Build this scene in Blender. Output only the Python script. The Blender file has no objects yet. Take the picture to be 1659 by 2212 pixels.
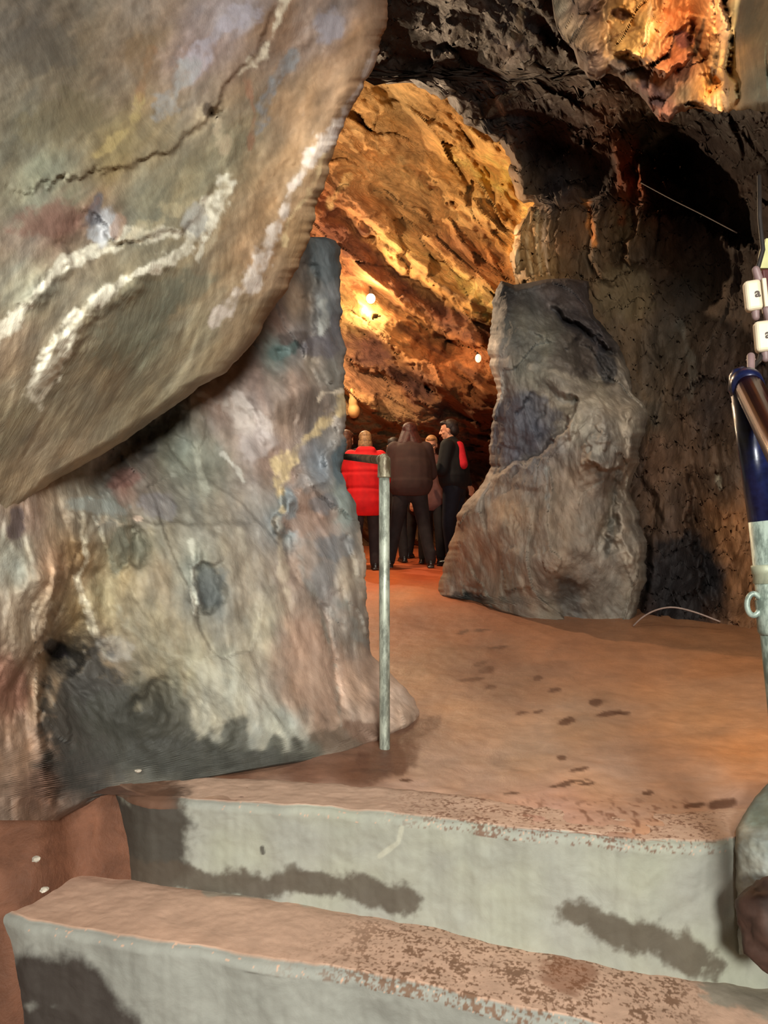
import bpy, bmesh, math, random
import numpy as np
from mathutils import Vector, Matrix, Euler
SC = bpy.context.scene
COL = SC.collection
# ------------------------------------------------------------------ camera, world, light
F, CX, CY, EYE = 1750.0, 829.5, 1106.0, 0.82      # focal length in pixels, image centre, eye height above the upper floor
cam = bpy.data.cameras.new('camera'); camo = bpy.data.objects.new('camera', cam); COL.objects.link(camo)
camo.location = (0, 0, EYE); camo.rotation_euler = (math.pi/2, 0, 0)
cam.sensor_fit = 'VERTICAL'; cam.sensor_height = 24.0; cam.lens = 24.0*F/2212; cam.clip_start = .05; cam.clip_end = 100
SC.camera = camo
SC.view_settings.view_transform = 'Standard'; SC.view_settings.look = 'None'
SC.view_settings.gamma = 1; SC.view_settings.use_curve_mapping = False
SC.view_settings.exposure = 0.0
w = bpy.data.worlds.new('world'); SC.world = w; w.use_nodes = True
w.node_tree.nodes['Background'].inputs[0].default_value = (.50, .42, .36, 1)
w.node_tree.nodes['Background'].inputs[1].default_value = .10

def srgb(c):
    c = np.asarray(c, float)/255.0
    return np.where(c <= .04045, c/12.92, ((c+.055)/1.055)**2.4)
def P(px, py, d):
    return Vector(((px-CX)/F*d, d, EYE-(py-CY)/F*d))
def lamp(name, kind, loc, energy, col, size=.1, target=None, spot=None, blend=.5):
    l = bpy.data.lights.new(name, kind); l.energy = energy; l.color = col
    if kind == 'AREA': l.shape = 'DISK'; l.size = size
    else: l.shadow_soft_size = size
    if spot: l.spot_size = math.radians(spot); l.spot_blend = blend
    o = bpy.data.objects.new(name, l); COL.objects.link(o); o.location = loc
    if target is not None:
        o.rotation_euler = (Vector(target)-Vector(loc)).to_track_quat('-Z', 'Y').to_euler()
    return o
COOL = (1.0, 1.0, .90); WARM = (1.0, .72, .44); AMB = (1.0, .66, .34)
lamp('entrance_light', 'AREA', (.35, -1.9, 1.5), 215, COOL, .6, (-.15, 2.6, .75))
lamp('tread_fill_light', 'AREA', (.5, -.4, 2.5), 44, (1, .97, .88), .5, (.1, 2.4, .1))  # added fill without a visible source, brightens the step treads
lamp('passage_fill_light', 'SPOT', (.25, 2.1, 2.6), 200, (1.0, .98, .88), .2, (.9, 5.2, .4), 96, 1.0)  # added fill, no lamp known here; lifts boulder, floor and lower left wall
lamp('floor_warm_light', 'SPOT', (3.1, 3.4, 1.7), 125, (1, .66, .38), .15, (1.2, 3.9, 0), 130, 1.0)
lamp('passage_light', 'SPOT', P(1445, -130, 2.95), 80, (1, .68, .36), .04, P(1430, 100, 4.0), 95, .4)
lamp('chamber_top_light', 'POINT', P(1130, 560, 8.2), 330, WARM, .05)
lamp('chamber_left_light', 'POINT', P(672, 700, 11.4), 240, (1, .76, .48), .04)
lamp('chamber_front_light', 'POINT', P(650, 440, 8.4), 440, (1, .70, .44), .08)
lamp('boulder_back_light', 'POINT', P(1150, 640, 7.3), 40, (1, .78, .5), .04)
lamp('chamber_side_light', 'SPOT', P(1190, 700, 8.8), 150, (1, .62, .34), .08, P(870, 1240, 9.5), 60, .8)

# ------------------------------------------------------------------ numpy noise
def _h(ix, iy, iz):
    h = (ix*374761393 + iy*668265263 + iz*1274126177) & 0xffffffff
    h = ((h ^ (h >> 13))*1274126177) & 0xffffffff
    h = ((h ^ (h >> 16))*2246822519) & 0xffffffff
    return h ^ (h >> 15)
def perlin(p):
    i = np.floor(p).astype(np.int64); f = p-i; u = f*f*f*(f*(f*6-15)+10); r = 0
    for a in (0, 1):
        for b in (0, 1):
            for c in (0, 1):
                h = _h(i[:, 0]+a, i[:, 1]+b, i[:, 2]+c)
                gx = ((h & 1023)/511.5-1); gy = (((h >> 10) & 1023)/511.5-1); gz = (((h >> 20) & 1023)/511.5-1)
                g = gx*(f[:, 0]-a)+gy*(f[:, 1]-b)+gz*(f[:, 2]-c)
                r = r+g*(u[:, 0] if a else 1-u[:, 0])*(u[:, 1] if b else 1-u[:, 1])*(u[:, 2] if c else 1-u[:, 2])
    return r*1.25
def fbm(p, o=4, g=.5):
    r = 0; a = 1.0; q = p.copy()
    for k in range(o): r = r+a*perlin(q); a *= g; q = q*2.03+17.3
    return r
def ridged(p, o=4, g=.5):
    r = 0; a = 1.0; q = p.copy()
    for k in range(o): r = r+a*(1-2*np.abs(perlin(q))); a *= g; q = q*2.03+11.7
    return r*.5
def facets(p):
    """broken rock: every cell is a tilted plane"""
    i = np.floor(p).astype(np.int64); best = np.full(len(p), 9e9); val = np.zeros(len(p))
    for a in (-1, 0, 1):
        for b in (-1, 0, 1):
            for c in (-1, 0, 1):
                j = i+np.array([a, b, c]); h = _h(j[:, 0], j[:, 1], j[:, 2])
                o = np.stack([(h & 1023)/1023., ((h >> 10) & 1023)/1023., ((h >> 20) & 1023)/1023.], 1)
                dv = p-(j+o); dd = (dv*dv).sum(1); h2 = _h(j[:, 1]+7, j[:, 2]+3, j[:, 0]+5)
                g = np.stack([(h2 & 1023)/511.5-1, ((h2 >> 10) & 1023)/511.5-1, ((h2 >> 20) & 1023)/511.5-1], 1)
                v = (dv*g).sum(1)+((h2 >> 8) & 255)/255.*.5-.25
                m = dd < best; best = np.where(m, dd, best); val = np.where(m, v, val)
    return val
def mute(c, k):
    l = c.mean(1)[:, None]; return l+(c-l)*k
def sst(a, b, x):
    t = np.clip((x-a)/(b-a), 0, 1); return t*t*(3-2*t)
def rot2(x, y, deg):
    a = math.radians(deg); return x*math.cos(a)+y*math.sin(a), -x*math.sin(a)+y*math.cos(a)
def rbf(pts, x, y):
    q = np.array(pts, float); c = q[:, :2]/1000; n = len(q)
    K = np.sqrt(((c[:, None]-c[None])**2).sum(2)+.0004)
    A = np.zeros((n+3, n+3)); A[:n, :n] = K; A[:n, n] = 1; A[:n, n+1:] = c; A[n, :n] = 1; A[n+1:, :n] = c.T
    s = np.linalg.solve(A, np.concatenate([q[:, 2], [0, 0, 0]]))
    X = x/1000; Y = y/1000; r = s[n]+s[n+1]*X+s[n+2]*Y
    for k in range(n): r = r+s[k]*np.sqrt((X-c[k, 0])**2+(Y-c[k, 1])**2+.0004)
    return r
def pdist(poly, x, y):
    """distance to a polyline and the side (+1 = right-hand / below for a left-to-right line)"""
    best = np.full(x.shape, 1e9); side = np.ones(x.shape); tt = np.zeros(x.shape); n = len(poly)-1
    for k in range(n):
        (ax, ay), (bx, by) = poly[k][:2], poly[k+1][:2]; dx, dy = bx-ax, by-ay; L = dx*dx+dy*dy
        t = np.clip(((x-ax)*dx+(y-ay)*dy)/L, 0, 1); ex = x-ax-t*dx; ey = y-ay-t*dy
        d = np.hypot(ex, ey); m = d < best
        best = np.where(m, d, best); side = np.where(m, np.sign(dx*ey-dy*ex+1e-9), side); tt = np.where(m, (k+t)/n, tt)
    return best, side, tt
def paint(x, y, pts, veins=(), blobs=(), gain=1.0, warp=26, seed=0, rot=0, stretch=1.0, var=.22, power=3.0):
    """rock colours with some light and shade painted in: mineral patches, veins and stains at their places on the rock"""
    rx, ry = rot2(x, y, rot); q = np.stack([rx/90/stretch, ry/90, np.full(x.shape, seed*7.7)], 1)
    wx = fbm(q, 4, .6)*warp*1.6; wy = fbm(q+31.7, 4, .6)*warp*1.6
    X = x+wx; Y = y+wy
    pts = np.array(pts, float); ws = 0; acc = 0
    ux, uy = rot2(X, Y, rot)
    for p in pts:
        vx, vy = rot2(p[0], p[1], rot)
        w_ = 1/(((ux-vx)/stretch**.5)**2+(uy-vy)**2+150)**(power/2)
        ws = ws+w_; acc = acc+w_[:, None]*srgb(p[2:5])[None]
    c = acc/ws[:, None]*gain
    n = fbm(q*3.1+5, 5, .62)
    c = c*np.exp(var*2.2*n)[:, None]
    hue = fbm(q*1.7+55, 3)[:, None]*np.array([[.10, .01, -.12]])
    c = c*(1+hue)
    n2 = fbm(np.stack([rx/26, ry/26, np.full(x.shape, seed+.5)], 1), 3, .6)
    for v in veins:
        poly, wd, rgb, st = v
        d, s, t = pdist(poly, x+wx*.30, y+wy*.30)
        ww = wd*(1+.9*n2)*(1+.5*np.sin(t*9+seed)); m = st*(1-sst(ww*.55, np.maximum(ww, 1)*1.05+2, d))
        m = m*np.clip(.75+.9*n2, .15, 1)
        c = c*(1-m[:, None])+m[:, None]*(srgb(rgb)*gain)[None]
    for b in blobs:
        bx, by, ra, rb, ang, rgb, st = b
        ex, ey = rot2(x+wx*.5-bx, y+wy*.5-by, ang)
        r = np.sqrt((ex/ra)**2+(ey/rb)**2)+.35*n2; m = st*(1-sst(.72, 1.12, r))
        c = c*(1-m[:, None])+m[:, None]*(srgb(rgb)*gain)[None]
    return np.clip(c, .002, .92)

# ------------------------------------------------------------------ materials
MATS = {}
def newmat(name):
    m = bpy.data.materials.new(name); m.use_nodes = True; nt = m.node_tree
    return m, nt, nt.nodes['Principled BSDF']
def rockmat(name, rot=0, stretch=1.0, scale=9, bump=.5, rough=.8, var=.35, spec=.3, dist=.02, wet=0):
    if name in MATS: return MATS[name]
    m, nt, b = newmat(name); N = nt.nodes.new; L = nt.links.new
    tc = N('ShaderNodeTexCoord'); mp = N('ShaderNodeMapping')
    mp.inputs['Rotation'].default_value = (0, math.radians(rot), 0)
    mp2 = N('ShaderNodeVectorMath'); mp2.operation = 'MULTIPLY'; mp2.inputs[1].default_value = (1/stretch, 1, 1)
    L(tc.outputs['Object'], mp.inputs[0]); L(mp.outputs[0], mp2.inputs[0])
    at = N('ShaderNodeAttribute'); at.attribute_name = 'Col'
    n1 = N('ShaderNodeTexNoise'); n1.inputs['Scale'].default_value = scale; n1.inputs['Detail'].default_value = 9; n1.inputs['Roughness'].default_value = .68
    n1.inputs['Distortion'].default_value = .6
    n2 = N('ShaderNodeTexNoise'); n2.inputs['Scale'].default_value = scale*6; n2.inputs['Detail'].default_value = 6; n2.inputs['Roughness'].default_value = .7
    for n in (n1, n2): L(mp2.outputs[0], n.inputs['Vector'])
    mr = N('ShaderNodeMapRange'); mr.inputs[1].default_value = .3; mr.inputs[2].default_value = .7
    mr.inputs[3].default_value = 1-var; mr.inputs[4].default_value = 1+var; L(n1.outputs['Fac'], mr.inputs[0])
    vm = N('ShaderNodeVectorMath'); vm.operation = 'SCALE'; L(at.outputs['Color'], vm.inputs[0]); L(mr.outputs[0], vm.inputs['Scale'])
    L(vm.outputs[0], b.inputs['Base Color'])
    ad = N('ShaderNodeMath'); ad.operation = 'MULTIPLY_ADD'; L(n2.outputs['Fac'], ad.inputs[0]); ad.inputs[1].default_value = .35; L(n1.outputs['Fac'], ad.inputs[2])
    bp = N('ShaderNodeBump'); bp.inputs['Strength'].default_value = bump; bp.inputs['Distance'].default_value = dist
    L(ad.outputs[0], bp.inputs['Height']); L(bp.outputs[0], b.inputs['Normal'])
    rr = N('ShaderNodeMapRange'); rr.inputs[1].default_value = .35; rr.inputs[2].default_value = .65
    rr.inputs[3].default_value = rough-wet; rr.inputs[4].default_value = rough; L(n2.outputs['Fac'], rr.inputs[0]); L(rr.outputs[0], b.inputs['Roughness'])
    b.inputs['Specular IOR Level'].default_value = spec
    MATS[name] = m; return m
def plain(name, rgb, rough=.6, metal=0, var=.2, scale=25, bump=.15, spec=.4, emit=None, estr=0, lin=None):
    if name in MATS: return MATS[name]
    m, nt, b = newmat(name); N = nt.nodes.new; L = nt.links.new
    c = lin if lin is not None else srgb(rgb)
    tc = N('ShaderNodeTexCoord'); n1 = N('ShaderNodeTexNoise'); n1.inputs['Scale'].default_value = scale; n1.inputs['Detail'].default_value = 5
    L(tc.outputs['Object'], n1.inputs['Vector'])
    cr = N('ShaderNodeValToRGB'); cr.color_ramp.elements[0].position = .35; cr.color_ramp.elements[1].position = .65
    cr.color_ramp.elements[0].color = (*[float(v)*(1-var) for v in c], 1); cr.color_ramp.elements[1].color = (*[min(1, float(v)*(1+var)) for v in c], 1)
    L(n1.outputs['Fac'], cr.inputs[0]); L(cr.outputs[0], b.inputs['Base Color'])
    bp = N('ShaderNodeBump'); bp.inputs['Strength'].default_value = bump; bp.inputs['Distance'].default_value = .004
    L(n1.outputs['Fac'], bp.inputs['Height']); L(bp.outputs[0], b.inputs['Normal'])
    b.inputs['Roughness'].default_value = rough; b.inputs['Metallic'].default_value = metal; b.inputs['Specular IOR Level'].default_value = spec
    if emit is not None:
        b.inputs['Emission Color'].default_value = (*emit, 1); b.inputs['Emission Strength'].default_value = estr
    MATS[name] = m; return m

# ------------------------------------------------------------------ mesh helpers
def tag(o, label=None, cat=None, group=None, kind=None):
    if label: o['label'] = label
    if cat: o['category'] = cat
    if group: o['group'] = group
    if kind: o['kind'] = kind
    return o
def empty(name, loc, label, cat, group=None):
    o = bpy.data.objects.new(name, None); COL.objects.link(o); o.location = loc; o.empty_display_size = .1
    return tag(o, label, cat, group)
def grid_obj(name, V, nr, nc, C, mat, flip=False):
    me = bpy.data.meshes.new(name); me.vertices.add(nr*nc); me.vertices.foreach_set('co', V.astype(np.float32).ravel())
    idx = np.arange(nr*nc).reshape(nr, nc)
    q = np.stack([idx[:-1, :-1], idx[1:, :-1], idx[1:, 1:], idx[:-1, 1:]], -1).reshape(-1, 4)
    if flip: q = q[:, ::-1]
    nf = len(q); me.loops.add(nf*4); me.loops.foreach_set('vertex_index', q.ravel().astype(np.int32))
    me.polygons.add(nf); me.polygons.foreach_set('loop_start', np.arange(0, nf*4, 4, dtype=np.int32)); me.polygons.foreach_set('loop_total', np.full(nf, 4, np.int32))
    me.polygons.foreach_set('use_smooth', np.ones(nf, bool))
    me.update(calc_edges=True)
    a = me.color_attributes.new('Col', 'FLOAT_COLOR', 'POINT')
    a.data.foreach_set('color', np.concatenate([C, np.ones((len(C), 1))], 1).astype(np.float32).ravel())
    me.materials.append(mat); o = bpy.data.objects.new(name, me); COL.objects.link(o); return o
def world(px, py, d):
    return np.stack([(px-CX)/F*d, d, EYE-(py-CY)/F*d], 1)
def feat(x, y, feats, seed=0, n=None):
    """modelled forms on a rock face, metres (negative = towards the viewer's side)"""
    q = np.stack([x/60, y/60, np.full(x.shape, seed+.3)], 1); wx = fbm(q, 4, .6)*22; wy = fbm(q+9, 4, .6)*22; r = 0
    for f_ in feats:
        k, poly, a, s = f_[:4]
        d, sd, t = pdist(poly, x+wx, y+wy); e = sst(0, .16, np.minimum(t, 1-t)); sg = sst(-9, 9, d*sd)
        if k == 'groove': r = r+a*np.exp(-(d/s)**2)*e
        elif k == 'ledge': r = r+(-a*np.exp(-d/s)*(1-sg)*e+a*f_[4]*np.exp(-d/(s*.5))*sg*e)*(1-sst(s*1.1, s*2.2, d))
    return r
def sheet(name, axis, s0, s1, step, lo, hi, depth, col, mat, feats=(), big=(.12, .9), mid=(.05, 3), small=(.012, 12), fac=(.0, 3), rot=0, stretch=1.0,
          strata=None, jy=0, top=None, cap=False, jag=6, edge=(40, .25), wrap=(1.2, 26), wraps=(True, True), seed=0, mult=1.0, gridk=None):
    """one cave rock mass; rows (axis 'row') or columns ('col') run between two edges; edges turn back into depth"""
    S = np.arange(s0, s1+step, step, dtype=float)
    def edge_(e, k):
        e = np.array(e, float) if not np.isscalar(e) else np.array([[s0, e], [s1, e]], float)
        v = np.interp(S, e[:, 0], e[:, 1])
        z = np.stack([S/38, np.full(S.shape, seed+k*3.3), np.zeros(S.shape)], 1)
        return v+jag*fbm(z, 5, .62)
    A = edge_(lo, 1); B = edge_(hi, 2)
    n = int(np.max(np.abs(B-A))/step)+2; U = np.linspace(0, 1, n)
    K = 16; cols = []; ext = []
    if wraps[0]:
        for k in range(K, 0, -1): cols.append(0.); ext.append(k/K)
    cols += list(U); ext += [0.]*n
    if wraps[1]:
        for k in range(1, K+1): cols.append(1.); ext.append(k/K)
    cols = np.array(cols); ext = np.array(ext); nr, nc = len(S), len(cols)
    T = A[:, None]+(B-A)[:, None]*cols[None]
    E = np.broadcast_to(ext[None], T.shape); C_ = np.broadcast_to(cols[None], T.shape)
    dirn = np.where(C_ < .5, 1, -1)*np.sign(B-A)[:, None]
    dL = np.abs(T-A[:, None]) if wraps[0] else np.full(T.shape, 1e4); dR = np.abs(T-B[:, None]) if wraps[1] else np.full(T.shape, 1e4)
    de = np.minimum(dL, dR)
    T = T+dirn*E**1.5*wrap[1]
    SS = np.broadcast_to(S[:, None], T.shape)
    X, Y = (T, SS) if axis == 'row' else (SS, T)
    X = X.ravel().copy(); Y = Y.ravel().copy(); E = E.ravel().copy(); de = de.ravel()
    if cap:                                            # the top rows turn back too
        k0 = np.clip((S[0]+cap*step-np.broadcast_to(S[:, None], T.shape).ravel())/(cap*step), 0, 1); E = np.maximum(E, k0); Y = np.maximum(Y, S[0]+cap*step)+k0**1.5*6
        de = np.minimum(de, np.where(k0 > 0, 0, np.abs(Y-S[0]-cap*step)*1.3))
    if top is not None: Y = Y+np.interp(X, [p[0] for p in top], [p[1] for p in top])*np.exp(-np.clip(Y-s0, 0, None)/70)
    if jy:
        z = np.stack([X/30, Y/30, np.full(X.shape, seed+.9)], 1); Y = Y+jy*fbm(z, 4, .6)
    D = rbf(depth, X, Y)
    s = np.clip(de/edge[0], 0, 1); D = D+edge[1]*(1-np.sqrt(np.clip(1-(1-s)**2, 0, 1)))
    W = world(X, Y, D); a, c = rot2(W[:, 0], -W[:, 2], rot)
    Q = np.stack([a/stretch, W[:, 1], c], 1)+seed*3.1
    iso = np.stack([W[:, 0], W[:, 1], W[:, 2]], 1)+seed*3.1
    dsp = big[0]*fbm(iso*big[1], 2)+mid[0]*(ridged(Q*mid[1], 4)-.4)+small[0]*fbm(Q*small[1], 4, .6)
    if fac[0]: dsp = dsp+fac[0]*facets(Q*fac[1]+.25*np.stack([fbm(Q*fac[1], 2)]*3, 1))
    if strata:
        amp, period, ang, irr = strata
        a, c = rot2(W[:, 0], -W[:, 2], ang)
        t = c/period+irr*fbm(np.stack([a*.55, W[:, 1]*.0+seed, c*.8], 1), 3)
        fr = t-np.floor(t); cell = np.floor(t)
        h = perlin(np.stack([cell*7.31+.5, a*.6, np.full(a.shape, .5)], 1))
        saw = np.where(fr < .82, fr/.82, (1-fr)/.18)
        dsp = dsp-amp*(saw-.5)*(1+1.2*h)-amp*1.0*h
    if feats: dsp = dsp+feat(X, Y, feats, seed)
    D = D+dsp*(mult(X, Y) if callable(mult) else mult)*np.clip(1-E, .3, 1)+E*wrap[0]
    V = world(X, Y, D)
    C = col(X, Y, D, V)
    return tag(grid_obj(name, V, nr, nc, C, mat, flip=(axis == 'col')), kind='structure')

exec_order = None
# ------------------------------------------------------------------ floor
def zfloor(x, d):
    return .15*sst(3, 10, d)+.03*sst(1.2, 2.6, x)*sst(2.2, 4, d)+.012*np.sin(x*1.7+d*.9)*sst(3, 4, d)
EDGE1 = [(-1100, 1700), (120, 1712), (250, 1722), (400, 1732), (700, 1750), (900, 1768), (1150, 1800), (1400, 1822), (1500, 1826), (1659, 1818), (2100, 1800)]
FLCOL = [(850, 1250, 205, 105, 55), (900, 1235, 190, 85, 45), (870, 1290, 190, 120, 75), (900, 1330, 140, 88, 62), (1000, 1360, 150, 100, 72), (950, 1420, 140, 98, 70), (1050, 1430, 122, 84, 62),  # orange points paint warm lamp light onto the chamber and right-hand floor
         (1100, 1480, 132, 96, 72), (900, 1460, 152, 112, 82), (1000, 1550, 165, 124, 94), (1200, 1400, 160, 110, 78), (1350, 1400, 165, 112, 76), (1550, 1400, 168, 112, 72), (1500, 1550, 180, 128, 88),
         (1250, 1560, 165, 126, 96), (1150, 1620, 176, 140, 112), (900, 1640, 190, 152, 125), (1300, 1680, 190, 150, 122), (1600, 1620, 205, 140, 90), (1500, 1700, 196, 150, 118),
         (900, 1700, 205, 165, 140), (600, 1710, 205, 165, 140), (450, 1720, 200, 165, 140), (1200, 1750, 195, 150, 128), (700, 1735, 208, 168, 145), (760, 1660, 120, 82, 62), (820, 1640, 125, 88, 68), (500, 1690, 130, 88, 65), (650, 1675, 132, 90, 68), (350, 1700, 112, 76, 58), (200, 1730, 95, 66, 52), (880, 1590, 118, 86, 66), (1600, 1760, 190, 150, 125)]
spots = [(1290, 1518, 15, 9), (1318, 1540, 30, 7), (1345, 1538, 18, 4), (1217, 1562, 15, 6), (1217, 1635, 10, 7), (1250, 1663, 24, 5), (1210, 1699, 24, 5), (1268, 1696, 22, 5), (1195, 1497, 15, 5), (1158, 1467, 10, 6),
         (1062, 1484, 12, 5), (1035, 1432, 16, 6), (1130, 1543, 18, 5), (1160, 1541, 12, 4), (878, 1683, 18, 4), (1560, 1738, 34, 12), (1500, 1740, 26, 6), (1000, 1368, 18, 4), (1040, 1365, 22, 3), (1230, 1556, 16, 3), (1080, 1400, 26, 4), (1020, 1470, 30, 5), (1050, 1445, 20, 8), (1240, 1690, 40, 3), (1100, 1712, 22, 3), (1400, 1713, 12, 4)]
def floor_col(X, Y, D, V):
    bl = [(a, b, c, d, -6, (92, 58, 40), .85) for a, b, c, d in spots]
    bl += [(835, 1640, 85, 42, -18, (112, 76, 58), .9), (905, 1575, 55, 22, -25, (108, 76, 58), .9)]
    c = paint(X, Y, FLCOL, blobs=bl, gain=np.array([1.05, 1.1, 1.2]), warp=10, seed=4, rot=0, stretch=2.6, var=.07)
    q = np.stack([V[:, 0]*38, V[:, 1]*20, np.zeros(len(X))], 1); n = fbm(q, 4, .6)
    band = sst(1700, 1760, Y)*sst(850, 1050, X)*(1-sst(1480, 1560, X))
    m = np.clip((n-.18)*5, 0, 1)*band*.75
    c = c*(1-m[:, None])+m[:, None]*srgb((120, 78, 58))
    return c
MF = rockmat('clay_floor', scale=7, bump=.35, rough=.62, var=.13, dist=.012, wet=.2, stretch=1.0)
def build_floor():
    X = np.arange(-1100, 2701, 5.0); e = np.interp(X, [p[0] for p in EDGE1], [p[1] for p in EDGE1])
    n = 190; U = np.linspace(0, 1, n)**1.05
    Yt = 1178.0
    XX = np.broadcast_to(X[None], (n, len(X))).ravel(); YY = (Yt+(e[None]-6-Yt)*U[:, None]).ravel()
    D = EYE*F/(YY-CY)
    for _ in range(40): D = D*.5+.5*(EYE-zfloor((XX-CX)/F*D, D))*F/(YY-CY)
    V = world(XX, YY, D); q = np.stack([V[:, 0]*2, V[:, 1]*2, V[:, 0]*0], 1)
    V[:, 2] += .012*fbm(q, 4)+.003*fbm(q*8, 3)
    tag(grid_obj('floor', V, n, len(X), floor_col(XX, YY, D, V), MF, flip=False), kind='structure')
build_floor()
# low dirt ground to the left of the steps and below them
def build_ground():
    xs = np.linspace(-3.2, 3.0, 260); ys = np.linspace(-1.5, 2.75, 240)
    Xg, Yg = np.meshgrid(xs, ys); x = Xg.ravel(); y = Yg.ravel()
    z = -.29*(1-sst(2.05, 2.36, y))-.38*(1-sst(1.45, 2.0, y)); z = z-.30*sst(-.98, -.86, x)*(1-sst(2.32, 2.45, y))-.45*sst(-1.2, -1.02, x)*(1-sst(2.0, 2.14, y))
    z = np.where(x > -.45, z-.25*sst(-.45, -.25, x), z)-.006
    z = z+.13*(1-sst(-1.3, -.98, x))*sst(1.75, 2.0, y); q = np.stack([x*3, y*3, x*0], 1); z = z+.035*fbm(q, 4)+.006*fbm(q*7, 3)
    V = np.stack([x, y, z], 1)
    n = fbm(q*2, 4, .6)
    c = srgb((122, 80, 60))[None]*np.exp(.5*n)[:, None]*.9+0*V
    m = np.clip((fbm(q*9, 2)-.75)*4, 0, 1)[:, None]*.4; c = c*(1-m)+m*srgb((150, 135, 120))
    tag(grid_obj('floor', V, len(ys), len(xs), np.clip(c, .01, .9), rockmat('dirt_ground', scale=9, bump=.6, rough=.75, var=.3, dist=.02, wet=.25), flip=True), kind='structure')
build_ground()

# ------------------------------------------------------------------ concrete steps
MS = rockmat('worn_concrete', scale=11, bump=.3, rough=.8, var=.10, dist=.008)
PINK = (200, 168, 148); GREY = (160, 160, 152); DARKW = (66, 60, 54)
def build_step(name, edge, zt, x0, x1, treadlen, zbot, endcurve, label, colfn, edgez_noise):
    X = np.arange(x0, x1, 3.0); e = np.interp(X, [p[0] for p in edge], [p[1] for p in edge]); z0 = np.interp(X, *zt)
    e = e+2.5*fbm(np.stack([X/110, X*0+edgez_noise, X*0], 1), 4, .6)
    d0 = (EYE-z0)*F/(e-CY)+endcurve(X)
    R = .022; prof = []
    for t in np.linspace(1, 0, 80): prof.append(('t', R+t*(treadlen-R), 0.))
    for a in np.linspace(0, 90, 9)[1:]: prof.append(('n', R-R*math.sin(math.radians(a)), -R+R*math.cos(math.radians(a))))
    hz = 70
    for t in np.linspace(0, 1, hz)[1:]: prof.append(('r', .012*math.sin(t*3), t))
    V = []; kind = []
    for k, a, b in prof:
        zb = np.interp(X, *zbot)
        if k == 'r': zz = z0-R+(zb-(z0-R))*b; dd = d0+a
        else: zz = z0+b+(a/treadlen)*.0; dd = d0+a
        if k == 't': zz = zz-.02*sst(.6, 1.0, a/treadlen)+.004
        V.append(np.stack([(X-CX)/F*d0, dd, zz], 1)); kind.append(np.full(len(X), {'t': 0., 'n': .5, 'r': 1.}[k]))
    V = np.concatenate(V); K = np.concatenate(kind)
    q = V*np.array([6, 6, 6]); nn = fbm(q, 4, .55)
    V[:, 1] += np.where(K > .4, .010*nn, 0); V[:, 2] += np.where(K < .6, .006*nn, 0)
    px = V[:, 0]/V[:, 1]*F+CX; py = CY-(V[:, 2]-EYE)/V[:, 1]*F
    o = grid_obj(name, V, len(prof), len(X), colfn(px, py, V, K), MS, flip=True)
    return tag(o, label, 'step')
def stain_shade(c, m, rgb): return c*(1-m[:, None])+m[:, None]*srgb(rgb)
def vmask(px, py, poly, w_, n):
    d, s, t = pdist(poly, px, py); return 1-sst(w_*.6, w_*1.15, d+n*w_*.35)
def step1_col(px, py, V, K):
    n = fbm(V*14, 5, .6); f = fbm(V*90, 3, .6); q = fbm(V*5, 3)
    riser = srgb(GREY)[None]*np.exp(.10*q+.05*n)[:, None]*np.array([[1, 1, 1]])
    grn = np.clip(.5+q, 0, 1)[:, None]*.10; riser = riser*(1+grn*np.array([[.2, .3, -.6]]))
    tread = srgb(PINK)[None]*np.exp(.10*n)[:, None]
    c = np.where((K+.10*f > .44)[:, None], riser, tread)
    g = np.clip((f+.5*n-.12)*4, 0, 1)*sst(780, 1000, px)*(1-sst(1500, 1600, px))*(K < .9)*.8
    c = stain_shade(c, g, (112, 72, 52))
    c = stain_shade(c, vmask(px, py, [(180, 1770), (300, 1800), (340, 1760), (330, 1850)], 88, n)*.95, DARKW)
    c = stain_shade(c, vmask(px, py, [(300, 1880), (450, 1905), (560, 1912), (640, 1905), (760, 1915), (880, 1945)], 32, n*1.6)*.9, (84, 74, 64))
    c = stain_shade(c, vmask(px, py, [(630, 1885), (640, 1905)], 24, n*1.6)*.8, (92, 84, 74))
    c = stain_shade(c, vmask(px, py, [(1230, 1975), (1290, 1990), (1370, 2020), (1440, 2040), (1530, 2085)], 38, n*2)*.9, (88, 78, 66))
    c = stain_shade(c, vmask(px, py, [(868, 1790), (860, 1820), (820, 1850)], 7, n)*.5, (200, 198, 180))
    c = stain_shade(c, vmask(px, py, [(566, 1832), (568, 1842)], 6, n)*.8, (60, 54, 50))
    c = stain_shade(c, (1-sst(340, 420, px+n*30))*(K < .6)*.8, (112, 78, 60))
    return np.clip(c, .01, .9)
build_step('concrete_step', EDGE1, ([0, 2100], [0, 0]), 205, 2300, .30, ([200, 300, 1500, 1800], [-.27, -.27, -.36, -.38]),
           lambda X: .30*np.clip((330-X)/130, 0, 1)**2.2, 'upper concrete step with a pale grey riser and brown grit along its pink tread edge', step1_col, 3.3)
EDGE2 = [(-200, 1985), (-40, 1985), (20, 1990), (120, 2008), (330, 2042), (650, 2090), (850, 2122), (1000, 2160), (1200, 2205), (1300, 2228), (1800, 2340)]
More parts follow.
